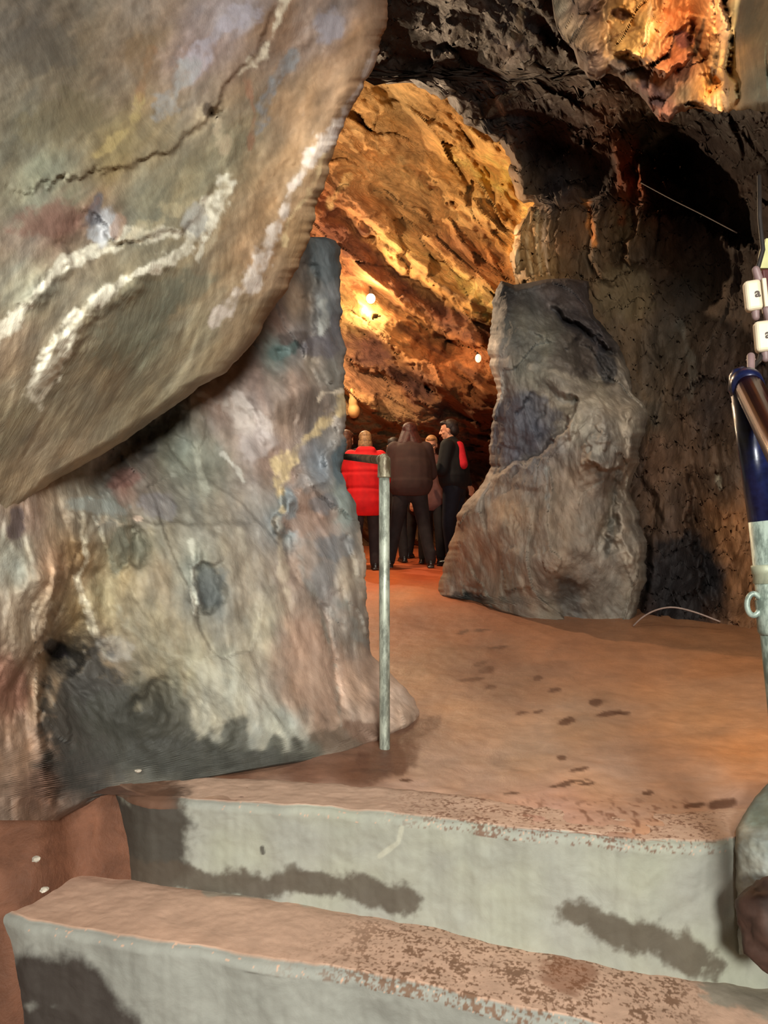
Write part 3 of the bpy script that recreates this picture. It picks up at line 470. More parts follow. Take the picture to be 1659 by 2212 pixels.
def ch_col(X, Y, D, V):
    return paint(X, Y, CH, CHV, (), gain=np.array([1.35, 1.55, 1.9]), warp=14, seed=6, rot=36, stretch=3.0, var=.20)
MH = rockmat('tawny_layered_rock', rot=-36, stretch=3.2, scale=7, bump=1.0, rough=.8, var=.36, dist=.12)
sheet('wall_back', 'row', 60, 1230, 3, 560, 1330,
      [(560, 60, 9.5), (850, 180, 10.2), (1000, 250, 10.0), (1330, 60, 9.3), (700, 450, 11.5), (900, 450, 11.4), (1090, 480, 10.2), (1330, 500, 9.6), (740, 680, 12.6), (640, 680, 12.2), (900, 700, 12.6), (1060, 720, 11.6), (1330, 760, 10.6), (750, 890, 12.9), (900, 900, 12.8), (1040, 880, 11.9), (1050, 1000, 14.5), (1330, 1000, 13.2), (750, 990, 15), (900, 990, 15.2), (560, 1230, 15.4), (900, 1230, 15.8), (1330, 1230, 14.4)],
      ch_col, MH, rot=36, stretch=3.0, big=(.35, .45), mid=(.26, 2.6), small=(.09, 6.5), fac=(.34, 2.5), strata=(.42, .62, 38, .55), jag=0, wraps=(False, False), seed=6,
      feats=[('ledge', [(690, 430), (760, 480), (860, 570), (960, 640), (1070, 720)], .45, 60, .9), ('ledge', [(725, 700), (780, 715), (850, 745), (900, 800), (980, 870)], .55, 50, .8), ('ledge', [(720, 380), (760, 430), (800, 490)], .3, 40, .5), ('ledge', [(960, 690), (1070, 790)], .35, 50, .7),
             ('ledge', [(880, 350), (960, 430), (1060, 520), (1110, 570)], .25, 50, .5), ('ledge', [(790, 525), (880, 600), (980, 665), (1065, 705)], .3, 26, .8), ('ledge', [(830, 640), (920, 700), (1000, 750), (1060, 800)], .3, 26, .8), ('ledge', [(735, 765), (800, 800), (870, 850), (960, 905)], .3, 30, .8), ('ledge', [(740, 270), (820, 330), (920, 390), (1010, 470)], .2, 40, .6), ('ledge', [(850, 230), (950, 290), (1040, 370)], .15, 30, .6), ('groove', [(950, 860), (1050, 960)], .5, 40), ('ledge', [(600, 950), (760, 940), (840, 925), (930, 930), (1000, 950), (1200, 960)], .35, 50, 1.5)])
# ------------------------------------------------------------------ the big boulder
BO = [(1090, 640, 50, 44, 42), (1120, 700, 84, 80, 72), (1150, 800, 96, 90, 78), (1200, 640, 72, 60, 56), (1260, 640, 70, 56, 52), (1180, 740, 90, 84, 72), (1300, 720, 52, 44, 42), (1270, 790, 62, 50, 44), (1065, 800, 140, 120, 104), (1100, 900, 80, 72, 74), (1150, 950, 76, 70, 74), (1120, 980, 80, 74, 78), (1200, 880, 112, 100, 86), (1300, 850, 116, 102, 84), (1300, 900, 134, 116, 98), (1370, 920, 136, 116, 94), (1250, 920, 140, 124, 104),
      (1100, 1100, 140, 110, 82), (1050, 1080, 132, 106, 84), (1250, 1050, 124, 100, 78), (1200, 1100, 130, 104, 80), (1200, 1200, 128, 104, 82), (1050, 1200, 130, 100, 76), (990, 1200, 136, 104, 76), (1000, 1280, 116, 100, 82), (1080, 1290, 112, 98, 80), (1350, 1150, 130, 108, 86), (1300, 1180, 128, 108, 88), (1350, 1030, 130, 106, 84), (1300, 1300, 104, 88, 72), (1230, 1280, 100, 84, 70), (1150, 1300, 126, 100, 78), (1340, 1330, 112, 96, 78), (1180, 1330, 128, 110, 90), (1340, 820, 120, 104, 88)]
BOV = [([(1185, 660), (1250, 690), (1300, 720), (1340, 750)], 6, (112, 98, 90), .7), ([(1060, 740), (1068, 800), (1080, 860)], 9, (178, 156, 136), .7), ([(1290, 860), (1280, 920), (1290, 980)], 9, (160, 142, 120), .6), ([(1240, 900), (1230, 960)], 6, (160, 142, 120), .5), ([(1330, 1060), (1320, 1140), (1350, 1200), (1390, 1230)], 10, (146, 126, 102), .6), ([(1370, 920), (1390, 1000), (1360, 1060)], 8, (150, 132, 108), .5), ([(1060, 1040), (1030, 1100), (1090, 1060)], 8, (140, 124, 108), .5), ([(1180, 1000), (1185, 1100)], 4, (126, 122, 112), .6), ([(1270, 1140), (1300, 1200)], 10, (150, 132, 112), .5), ([(1340, 1020), (1325, 1100), (1310, 1200)], 5, (80, 72, 62), .7),  # pale streak on the left edge paints the rim light from the chamber
       ([(1150, 790), (1200, 800), (1300, 850)], 6, (140, 124, 104), .5)]
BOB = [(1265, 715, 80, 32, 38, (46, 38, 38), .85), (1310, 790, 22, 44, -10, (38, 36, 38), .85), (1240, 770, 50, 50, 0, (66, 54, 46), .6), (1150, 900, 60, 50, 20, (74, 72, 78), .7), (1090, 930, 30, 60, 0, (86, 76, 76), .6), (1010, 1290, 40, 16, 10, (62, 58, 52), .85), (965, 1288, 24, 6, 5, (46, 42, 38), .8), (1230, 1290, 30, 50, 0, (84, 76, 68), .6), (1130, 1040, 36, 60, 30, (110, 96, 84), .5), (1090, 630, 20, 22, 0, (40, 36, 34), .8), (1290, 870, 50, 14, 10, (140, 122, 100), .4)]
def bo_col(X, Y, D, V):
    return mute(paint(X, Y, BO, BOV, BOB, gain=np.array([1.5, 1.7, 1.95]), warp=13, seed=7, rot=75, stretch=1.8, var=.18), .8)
MB_ = rockmat('weathered_grey_rock', rot=-75, stretch=1.8, scale=5, bump=.7, rough=.75, var=.24, dist=.03, wet=.2)
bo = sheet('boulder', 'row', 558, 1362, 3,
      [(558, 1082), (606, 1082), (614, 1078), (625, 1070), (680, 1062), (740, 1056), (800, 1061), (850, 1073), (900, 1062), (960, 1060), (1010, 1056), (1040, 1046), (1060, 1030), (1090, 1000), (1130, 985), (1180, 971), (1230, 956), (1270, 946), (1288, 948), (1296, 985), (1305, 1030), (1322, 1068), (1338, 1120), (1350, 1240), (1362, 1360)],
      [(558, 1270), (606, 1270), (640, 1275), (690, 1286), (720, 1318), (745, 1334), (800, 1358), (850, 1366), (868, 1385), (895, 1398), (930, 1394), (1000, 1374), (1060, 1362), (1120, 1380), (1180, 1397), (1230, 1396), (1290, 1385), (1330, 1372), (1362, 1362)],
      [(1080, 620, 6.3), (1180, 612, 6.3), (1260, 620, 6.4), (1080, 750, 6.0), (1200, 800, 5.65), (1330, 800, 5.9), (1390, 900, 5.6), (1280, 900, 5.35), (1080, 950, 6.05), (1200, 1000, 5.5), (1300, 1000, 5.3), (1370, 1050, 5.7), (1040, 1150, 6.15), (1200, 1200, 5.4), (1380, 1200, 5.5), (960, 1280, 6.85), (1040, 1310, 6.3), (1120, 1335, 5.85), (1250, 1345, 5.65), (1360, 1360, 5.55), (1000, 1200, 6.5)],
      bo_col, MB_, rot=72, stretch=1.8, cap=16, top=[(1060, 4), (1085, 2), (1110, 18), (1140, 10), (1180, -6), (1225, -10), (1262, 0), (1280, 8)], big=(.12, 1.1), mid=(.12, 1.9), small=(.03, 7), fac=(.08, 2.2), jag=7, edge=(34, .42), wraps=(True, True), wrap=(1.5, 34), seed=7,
      feats=[('ledge', [(1180, 650), (1240, 690), (1300, 730), (1345, 765)], .16, 40, 1.3), ('groove', [(1230, 720), (1290, 790), (1310, 840)], .22, 26), ('ledge', [(1050, 1045), (1130, 1000), (1200, 950), (1240, 890), (1260, 850)], -.22, 60, .4), ('groove', [(1140, 780), (1160, 720)], .06, 20), ('groove', [(1130, 860), (1180, 900)], .08, 26),
             ('ledge', [(1250, 1010), (1300, 1020), (1350, 1010)], .16, 50, .6), ('groove', [(1335, 1030), (1322, 1110), (1300, 1200)], .16, 14), ('groove', [(1300, 870), (1290, 980)], -.10, 16), ('groove', [(1230, 880), (1225, 960)], -.06, 12), ('groove', [(1360, 880), (1350, 1000)], -.08, 14), ('groove', [(1230, 1250), (1230, 1350)], .12, 30), ('groove', [(1000, 1290), (1040, 1300)], .2, 16),
             ('groove', [(1345, 1060), (1340, 1150), (1375, 1230)], -.08, 14), ('groove', [(1150, 1050), (1120, 1200)], .05, 30)])
del bo['kind']; tag(bo, 'tall grey-brown boulder with a spreading foot standing right of the gap', 'boulder')
# ------------------------------------------------------------------ small builders
def bm_obj(name, bm, mat, parent=None, smooth=True, loc=None):
    me = bpy.data.meshes.new(name); bmesh.ops.recalc_face_normals(bm, faces=bm.faces[:]); bm.to_mesh(me); bm.free()
    if smooth:
        for p in me.polygons: p.use_smooth = True
    me.materials.append(mat); o = bpy.data.objects.new(name, me); COL.objects.link(o)
    if parent: o.parent = parent
    if loc is not None: o.location = loc
    return o
def add_cone(bm, p0, r0, p1, r1, seg=16, rings=5, sq=(1, 1)):
    """tapered limb with rounded ends"""
    p0 = Vector(p0); p1 = Vector(p1); ax = (p1-p0); L = ax.length
    if L < 1e-6: ax = Vector((0, 0, 1)); L = 1e-6
    ax.normalize(); q = ax.to_track_quat('Z', 'Y'); rows = []
    for k in range(rings+1):
        a = math.pi/2*(1-k/rings); rows.append((-r0*math.sin(a), r0*math.cos(a)))
    for k in range(rings+1):
        a = math.pi/2*(k/rings); rows.append((L+r1*math.sin(a), r1*math.cos(a)))
    vs = []
    for z, r in rows:
        r = max(r, 1e-4)
        vs.append([bm.verts.new(p0+q @ Vector((math.cos(2*math.pi*i/seg)*r*sq[0], math.sin(2*math.pi*i/seg)*r*sq[1], z))) for i in range(seg)])
    for a, b in zip(vs[:-1], vs[1:]):
        for i in range(seg): bm.faces.new((a[i], a[(i+1) % seg], b[(i+1) % seg], b[i]))
    bm.faces.new(vs[0][::-1]); bm.faces.new(vs[-1])
def add_ell(bm, c, r, rotz=0, rotx=0, u=18, v=12):
    M = Matrix.Translation(c) @ Euler((rotx, 0, rotz)).to_matrix().to_4x4() @ Matrix.Diagonal((*r, 1))
    bmesh.ops.create_uvsphere(bm, u_segments=u, v_segments=v, radius=1, matrix=M)
def add_box(bm, c, s, R=None, bev=0):
    g = bmesh.ops.create_cube(bm, size=1); M = Matrix.Translation(c) @ (R.to_4x4() if R else Matrix.Identity(4)) @ Matrix.Diagonal((*s, 1))
    bmesh.ops.transform(bm, matrix=M, verts=g['verts'])
    if bev:
        es = list({e for v in g['verts'] for e in v.link_edges}); bmesh.ops.bevel(bm, geom=es, offset=bev, segments=3, affect='EDGES', profile=.5)
def tube(bm, pts, r, seg=16, cap=True):
    pts = [Vector(p) for p in pts]; rr = r if isinstance(r, (list, tuple)) else [r]*len(pts); vs = []; up = None
    for i, p in enumerate(pts):
        t = (pts[min(i+1, len(pts)-1)]-pts[max(i-1, 0)]).normalized()
        if up is None: up = t.orthogonal().normalized()
        up = (up-t*up.dot(t)).normalized(); b = t.cross(up)
        vs.append([bm.verts.new(p+(up*math.cos(2*math.pi*k/seg)+b*math.sin(2*math.pi*k/seg))*rr[i]) for k in range(seg)])
    for a, b in zip(vs[:-1], vs[1:]):
        for k in range(seg): bm.faces.new((a[k], a[(k+1) % seg], b[(k+1) % seg], b[k]))
    if cap: bm.faces.new(vs[0][::-1]); bm.faces.new(vs[-1])
def fuse(name, bm, mat, parent, voxel, smooth=6):
    """melt overlapping shapes into one continuous surface"""
    me = bpy.data.meshes.new(name); bm.to_mesh(me); bm.free(); t = bpy.data.objects.new(name, me); COL.objects.link(t)
    m = t.modifiers.new('r', 'REMESH'); m.mode = 'VOXEL'; m.voxel_size = voxel
    if smooth: s = t.modifiers.new('s', 'SMOOTH'); s.iterations = smooth; s.factor = .5
    dg = bpy.context.evaluated_depsgraph_get(); me2 = bpy.data.meshes.new_from_object(t.evaluated_get(dg)); me2.name = name
    bpy.data.objects.remove(t); bpy.data.meshes.remove(me)
    for p in me2.polygons: p.use_smooth = True
    me2.materials.clear(); me2.materials.append(mat); o = bpy.data.objects.new(name, me2); COL.objects.link(o); o.parent = parent; return o

# ------------------------------------------------------------------ handrails
def galv(name, a, b, rough, scale=30, metal=.35):
    m, nt, bs = newmat(name); N = nt.nodes.new; L = nt.links.new
    tc = N('ShaderNodeTexCoord'); n = N('ShaderNodeTexNoise'); n.inputs['Scale'].default_value = scale; n.inputs['Detail'].default_value = 6; n.inputs['Roughness'].default_value = .7
    mp = N('ShaderNodeMapping'); mp.inputs['Scale'].default_value = (1, 1, .35); L(tc.outputs['Object'], mp.inputs[0]); L(mp.outputs[0], n.inputs['Vector'])
    cr = N('ShaderNodeValToRGB'); cr.color_ramp.elements[0].position = .42; cr.color_ramp.elements[1].position = .58
    cr.color_ramp.elements[0].color = (*srgb(a), 1); cr.color_ramp.elements[1].color = (*srgb(b), 1)
    L(n.outputs['Fac'], cr.inputs[0]); L(cr.outputs[0], bs.inputs['Base Color']); bs.inputs['Metallic'].default_value = metal; bs.inputs['Roughness'].default_value = rough
    bp = N('ShaderNodeBump'); bp.inputs['Strength'].default_value = .3; bp.inputs['Distance'].default_value = .002; L(n.outputs['Fac'], bp.inputs['Height']); L(bp.outputs[0], bs.inputs['Normal'])
    return m
GV = galv('weathered_galvanised_steel', (122, 126, 116), (186, 192, 178), .5)
GR = galv('rusty_fitting', (84, 70, 52), (150, 142, 120), .45, 40)
RB = galv('brown_worn_rail', (58, 44, 32), (100, 78, 58), .45, 20)
hr = empty('handrail', P(832, 1617, 2.81), 'galvanised pipe handrail with an elbow on top standing in front of the gap', 'handrail')
def child(o, par): o.parent = par; o.matrix_parent_inverse = Matrix.Translation(par.location).inverted(); return o
base = P(831, 1617, 2.81); top = P(830, 1010, 2.81); r = .0185
bm = bmesh.new(); tube(bm, [base-Vector((0, 0, .02)), base, top.lerp(base, .5), top], r, 24); child(bm_obj('post', bm, GV), hr)
bm = bmesh.new(); e0 = P(830, 1032, 2.81); e1 = P(830, 992, 2.81)
tube(bm, [e0, e0+Vector((0, 0, .004)), e0+Vector((0, 0, .006)), e1-Vector((0, 0, .012)), e1+Vector((0, 0, 0)), e1+Vector((-.004, .002, .012)), e1+Vector((-.009, .006, .017))], [.0215, .0245, .0235, .0225, .021, .014, .003], 24)
rdir = (P(725, 984, 4.9)-P(826, 993, 2.81)); rs = P(826, 994, 2.81)
tube(bm, [rs-rdir.normalized()*.01, rs+rdir.normalized()*.03, rs+rdir.normalized()*.045], [.019, .0195, .018], 20)
child(bm_obj('elbow', bm, GR), hr)
bm = bmesh.new(); tube(bm, [rs+rdir.normalized()*.03, rs+rdir], .0165, 20); child(bm_obj('rail', bm, RB), hr)

BLUE = plain('blue_painted_steel', (18, 24, 58), rough=.28, metal=.2, var=.35, scale=60, bump=.1, spec=.6)
COPP = plain('dark_gloss_rail_paint', (70, 30, 24), rough=.24, metal=.6, var=.2, scale=40, bump=.05, spec=.7)
GV2 = galv('pale_galvanised_steel', (112, 124, 116), (170, 184, 174), .45, 55)
rp = empty('handrail', P(1722, 1850, 1.56), 'leaning near handrail post at the right edge, painted dark blue above bare galvanised pipe', 'handrail')
A = P(1607, 838, 1.60); M1 = P(1648, 1125, 1.585); B_ = P(1652, 1150, 1.58); Cc = P(1735, 1960, 1.54); R2 = .027
bm = bmesh.new(); tube(bm, [A, A.lerp(M1, .1), A.lerp(M1, .101), M1], [R2*.96, R2*.96, R2, R2], 28); child(bm_obj('painted_sleeve', bm, BLUE), rp)
bm = bmesh.new(); tube(bm, [M1.lerp(A, .03), M1.lerp(Cc, .5), Cc], R2*.985, 28); child(bm_obj('post', bm, GV2), rp)
bm = bmesh.new(); c0 = M1.lerp(Cc, .115); c1 = M1.lerp(Cc, .165); tube(bm, [c0, c0.lerp(c1, .05), c0.lerp(c1, .45), c0.lerp(c1, .5), c0.lerp(c1, .95), c1], [R2, R2*1.13, R2*1.13, R2*1.06, R2*1.10, R2], 28)
child(bm_obj('coupling', bm, galv('pale_fitting', (128, 136, 118), (168, 172, 150), .5)), rp)
bm = bmesh.new(); c0 = M1.lerp(Cc, .20); c1 = M1.lerp(Cc, .30); tube(bm, [c0, c0.lerp(c1, .1), c0.lerp(c1, .9), c1], [R2, R2*1.1, R2*1.12, R2], 28)
ec = P(1628, 1306, 1.57)
tube(bm, [ec+Vector((math.cos(a)*.013, 0, math.sin(a)*.021)) for a in np.linspace(.6, 2*math.pi-.6, 22)], .0055, 10); child(bm_obj('clamp', bm, GV2), rp)
bm = bmesh.new(); t0 = P(1607, 812, 1.60)
tube(bm, [P(1609, 850, 1.60), P(1607, 838, 1.60), P(1606, 822, 1.60), t0, t0+Vector((0, 0, .006)), t0+Vector((.003, 0, .008))], [R2, R2*1.08, R2*1.0, R2*1.02, R2*.8, R2*.5], 28)
tube(bm, [P(1607, 822, 1.60), P(1612, 826, 1.585), P(1618, 840, 1.55)], [R2*.9, R2*1.12, R2*1.08], 28); child(bm_obj('elbow', bm, BLUE), rp)
bm = bmesh.new(); tube(bm, [P(1614, 828, 1.57), P(1722, 1040, 1.25), P(1862, 1300, 1.0), Vector((.92, .45, .52)), Vector((1.12, -.3, .1))], R2*.98, 28); child(bm_obj('rail', bm, COPP), rp)

# ------------------------------------------------------------------ cream boxes, cable and panel at the right edge
CR = plain('cream_plastic', (198, 182, 158), rough=.45, var=.08, bump=.05); BR = plain('dark_brown_mark', (52, 34, 26), rough=.6, var=.1)
DR = plain('dark_red_board', (70, 24, 24), rough=.6, var=.3, scale=8); YE = plain('pale_yellow_plate', (170, 168, 120), rough=.5, var=.2, scale=12)
MV = plain('pinkish_plastic', (120, 98, 98), rough=.5, var=.15)
def text_mesh(ch, size, mat, loc, rot, parent):
    cu = bpy.data.curves.new('mark', 'FONT'); cu.body = ch; cu.size = size; cu.extrude = .0006; cu.offset = .0008; cu.align_x = 'CENTER'; cu.align_y = 'CENTER'
    t = bpy.data.objects.new('mark', cu); COL.objects.link(t); dg = bpy.context.evaluated_depsgraph_get()
    me = bpy.data.meshes.new_from_object(t.evaluated_get(dg)); bpy.data.objects.remove(t); me.materials.clear(); me.materials.append(mat)
    o = bpy.data.objects.new('mark', me); COL.objects.link(o); o.location = loc; o.rotation_euler = rot; child(o, parent); return o
def cable_box(px, py, d, label, ang):
    c = P(px, py, d); e = empty('cable_box', c, label, 'box', 'cream cable boxes hanging at the right edge'); R = Euler((0, ang, -.25)).to_matrix()
    bm = bmesh.new(); add_box(bm, c+R @ Vector((0, 0, 0)), (.034, .03, .066), R, .008); child(bm_obj('body', bm, CR, smooth=False), e)
    bm = bmesh.new(); add_box(bm, c+R @ Vector((.022, -.002, -.004)), (.009, .036, .070), R, .002); child(bm_obj('lid', bm, CR, smooth=False), e)
    bm = bmesh.new(); add_cone(bm, c+R @ Vector((.016, 0, .034)), .009, c+R @ Vector((.012, 0, .056)), .008, 14); child(bm_obj('cable_gland', bm, MV), e); bm = bmesh.new(); add_cone(bm, c+R @ Vector((.002, 0, -.032)), .009, c+R @ Vector((.002, 0, -.046)), .008, 14); child(bm_obj('cable_gland', bm, MV), e)
    text_mesh('a', .026, BR, c+R @ Vector((.007, -.0156, .002)), (math.pi/2, ang, -.25), e); return e
cable_box(1626, 640, 1.75, 'upper cream cable box with a small dark letter, hanging over the blue handrail', -.10)
cable_box(1648, 728, 1.72, 'lower cream cable box with a small dark letter, just above the blue handrail', -.08)
CB = plain('black_cable', (34, 28, 26), rough=.6)
bm = bmesh.new(); tube(bm, [P(1640, 380, 1.9), P(1641, 470, 1.85), P(1648, 540, 1.83), P(1634, 590, 1.81), P(1628, 640, 1.81), P(1634, 690, 1.80), P(1650, 740, 1.78), P(1640, 780, 1.70), P(1618, 800, 1.62)], .005, 10)
tag(bm_obj('cable', bm, CB), 'dark cable running down the right edge through the cream boxes to the handrail', 'cable')
bm = bmesh.new(); add_cone(bm, P(1622, 770, 1.64), .008, P(1622, 800, 1.61), .007, 14); tube(bm, [P(1622, 776, 1.64), P(1622, 779, 1.64)], .0095, 14); tag(bm_obj('cable_clip', bm, MV), 'small pinkish ribbed clip standing on top of the blue handrail elbow', 'clip')
bm = bmesh.new(); add_box(bm, P(1700, 640, 1.86), (.11, .02, .13), Euler((0, -.1, 0)).to_matrix(), .004); tag(bm_obj('board', bm, DR, smooth=False), 'dark red board at the right edge behind the upper cream box', 'board')
bm = bmesh.new(); vs = [P(x, y, 1.86) for x, y in ((1655, 515), (1720, 510), (1720, 579), (1642, 579), (1647, 545))]
f = bm.faces.new([bm.verts.new(v) for v in vs]); g = bmesh.ops.extrude_face_region(bm, geom=[f]); bmesh.ops.translate(bm, vec=(0, .02, 0), verts=[v for v in g['geom'] if isinstance(v, bmesh.types.BMVert)])
tag(bm_obj('plate', bm, YE, smooth=False), 'pale yellow slanted plate at the right edge above the dark red board', 'plate')

# ------------------------------------------------------------------ wires, pebbles, kerb
WI = plain('pale_grey_wire', (150, 128, 118), rough=.5, var=.1)
def arc(pts, n=20):
    pts = [Vector(p) for p in pts]; o = []
    for i in range(len(pts)-1):
        a = pts[max(i-1, 0)]; b = pts[i]; c = pts[i+1]; d = pts[min(i+2, len(pts)-1)]
        for k in range(n):
            t = k/n; o.append(.5*((2*b)+(c-a)*t+(2*a-5*b+4*c-d)*t*t+(3*b-a-3*c+d)*t**3))
    return o+[pts[-1]]
bm = bmesh.new(); tube(bm, arc([P(1368, 1352, 5.3), P(1390, 1332, 5.25), P(1420, 1317, 5.2), P(1455, 1312, 5.15), P(1500, 1322, 5.12), P(1556, 1343, 5.08)], 8), .0055, 8)
tag(bm_obj('wire', bm, WI), 'pale wire arching over the floor at the foot of the boulder', 'wire')
bm = bmesh.new(); tube(bm, arc([P(1385, 395, 6.0), P(1450, 430, 5.6), P(1520, 465, 5.2), P(1592, 503, 4.8)], 6), .004, 6)
tag(bm_obj('wire', bm, plain('dim_wire', (86, 76, 74))), 'thin dim wire slanting across the dark rock at upper right', 'wire')
PB = plain('white_quartz', (196, 186, 172), rough=.6, scale=20)
def pebble(px, py, d, s, lab, seed):
    rnd = random.Random(seed); bm = bmesh.new(); bmesh.ops.create_icosphere(bm, subdivisions=2, radius=1)
    for v in bm.verts: v.co *= 1+rnd.uniform(-.18, .18)
    bmesh.ops.scale(bm, vec=(s, s*.8, s*.5), verts=bm.verts); o = bm_obj('pebble', bm, PB, None, False); o.location = P(px, py, d); o.rotation_euler = (0, 0, seed); tag(o, lab, 'pebble', 'white stone chips on the brown dirt'); return o
# kerb at right end of the upper step
KC = [(1620, 1720, 116, 122, 114), (1640, 1800, 134, 136, 128), (1600, 1790, 150, 144, 130), (1620, 1900, 154, 154, 146), (1640, 2020, 146, 146, 138), (1700, 1950, 150, 150, 142), (1640, 1760, 112, 124, 116), (1700, 1750, 110, 122, 112)]
sheet('trim_right', 'row', 1690, 2060, 3, [(1690, 1662), (1720, 1632), (1760, 1606), (1790, 1592), (1820, 1588), (1920, 1590), (2060, 1597)], 2700,
      [(2700, 1700, 1.6), (2700, 2060, 1.5), (1600, 1790, 2.0), (1640, 1700, 2.2), (1659, 1820, 1.93), (2100, 1700, 1.7), (2100, 1850, 1.65), (1600, 1870, 1.965), (1600, 2060, 1.96), (1660, 2000, 1.92), (2100, 2060, 1.6)],
      lambda X, Y, D, V: paint(X, Y, KC, gain=1, warp=10, seed=9, var=.12), MS, big=(.02, 2), mid=(.02, 5), small=(.008, 20), jag=4, edge=(14, .03), wraps=(True, False), wrap=(.4, 4), seed=9)
bm = bmesh.new(); bmesh.ops.create_icosphere(bm, subdivisions=4, radius=1)  # added lump standing in for a dark reddish hole beside the step
co = np.array([v.co[:] for v in bm.verts]); nz = fbm(co*1.6+3, 4)
for v, k in zip(bm.verts, nz): v.co *= 1+.22*k
bmesh.ops.scale(bm, vec=(.075, .06, .095), verts=bm.verts)
o = bm_obj('stone', bm, plain('dark_red_hole_fill', (74, 52, 44), rough=.7, var=.4, scale=18, bump=.6)); o.location = P(1668, 1995, 1.82); tag(o, 'dark red-brown lump standing in for a dark hole at the step face at the right edge', 'stone')

def on(o, px, py, back=0.):
    dr = P(px, py, 1)-Vector((0, 0, EYE)); h, loc, n, i = o.ray_cast(Vector((0, 0, EYE)), dr.normalized())
    return P(px, py, (loc.y if h else 12)+back)
bpy.context.view_layer.update(); WB = bpy.data.objects['wall_back']
# ------------------------------------------------------------------ lamps in the chamber
GL = plain('glowing_bulb', (255, 240, 200), emit=(1, .80, .46), estr=26, rough=.3)
DKM = plain('dark_lamp_holder', (40, 32, 28), rough=.5); WHT = plain('pale_lamp_glass', (240, 220, 190), rough=.3, emit=(1, .80, .55), estr=1.2)
bl = on(WB, 801, 645, -.22); e = empty('lamp', bl, 'glowing round bulb on the lit rock face inside the chamber', 'lamp')
bm = bmesh.new(); add_ell(bm, bl, (.068, .068, .072), u=24, v=16); child(bm_obj('bulb', bm, GL), e)
bm = bmesh.new(); add_cone(bm, bl+Vector((.0, .05, .07)), .035, bl+Vector((0, .12, .15)), .03, 16); tube(bm, [bl+Vector((0, .10, .14)), bl+Vector((-.02, .5, .35)), bl+Vector((-.05, 1.2, .6))], .012, 8); child(bm_obj('holder', bm, DKM), e)
lo = lamp('bulb_light', 'POINT', bl+Vector((0, -.12, -.02)), 60, (1, .68, .34), .08); child(lo, e)
bl = on(WB, 1033, 774, -.18); e = empty('lamp', bl, 'small pale oval wall lamp beside the boulder edge inside the chamber', 'lamp')
bm = bmesh.new(); add_ell(bm, bl, (.045, .05, .062), u=20, v=14); child(bm_obj('shade', bm, WHT), e)
bm = bmesh.new(); add_cone(bm, bl+Vector((0, .03, .05)), .03, bl+Vector((.02, .12, .11)), .03, 16); tube(bm, [bl+Vector((.02, .1, .1)), bl+Vector((.05, .6, .3))], .012, 8); child(bm_obj('bracket', bm, DKM), e)
# knobbly stone figures on the wall
TAN = plain('tan_flowstone', (200, 150, 92), rough=.7, var=.25, scale=6, bump=.5)
bm = bmesh.new(); c = on(WB, 760, 850, .03); add_ell(bm, c, (.045, .05, .09)); add_ell(bm, c+Vector((.02, .02, -.13)), (.075, .08, .10)); add_ell(bm, c+Vector((.03, .06, -.26)), (.10, .12, .12))
tag(fuse('stalagmite', bm, TAN, None, .02), 'small tan knobbly stalagmite on the chamber wall beside the left rock edge', 'stalagmite')

# ------------------------------------------------------------------ people
SKIN = plain('skin', (214, 150, 118), rough=.55, var=.06, bump=.05)
def hand(bm, w_, d, side, s=1.0):
    """palm, four fingers and thumb, slightly curled; d = direction of the forearm"""
    d = d.normalized(); lat = d.cross(Vector((0, 0, 1)) if abs(d.z) < .9 else Vector((0, 1, 0))).normalized()*side; nrm = d.cross(lat)
    add_cone(bm, w_, .024*s, w_+d*.075*s, .030*s, 12, 4, (1.15, .6))
    for i, (o_, l_) in enumerate(((-.028, .066), (-.010, .076), (.010, .072), (.027, .056))):
        k = w_+d*.085*s+lat*o_*s; k2 = k+d*l_*.55*s+nrm*.012; k3 = k2+d*l_*.35*s+nrm*.022
        add_cone(bm, k, .0095*s, k2, .009*s, 8, 3); add_cone(bm, k2, .009*s, k3, .0078*s, 8, 3)
    t = w_+d*.03*s-lat*.028*s; t2 = t+d*.035*s-lat*.025*s; add_cone(bm, t, .012*s, t2, .0105*s, 8, 3); add_cone(bm, t2, .0105*s, t2+d*.03*s+nrm*.01, .009*s, 8, 3)
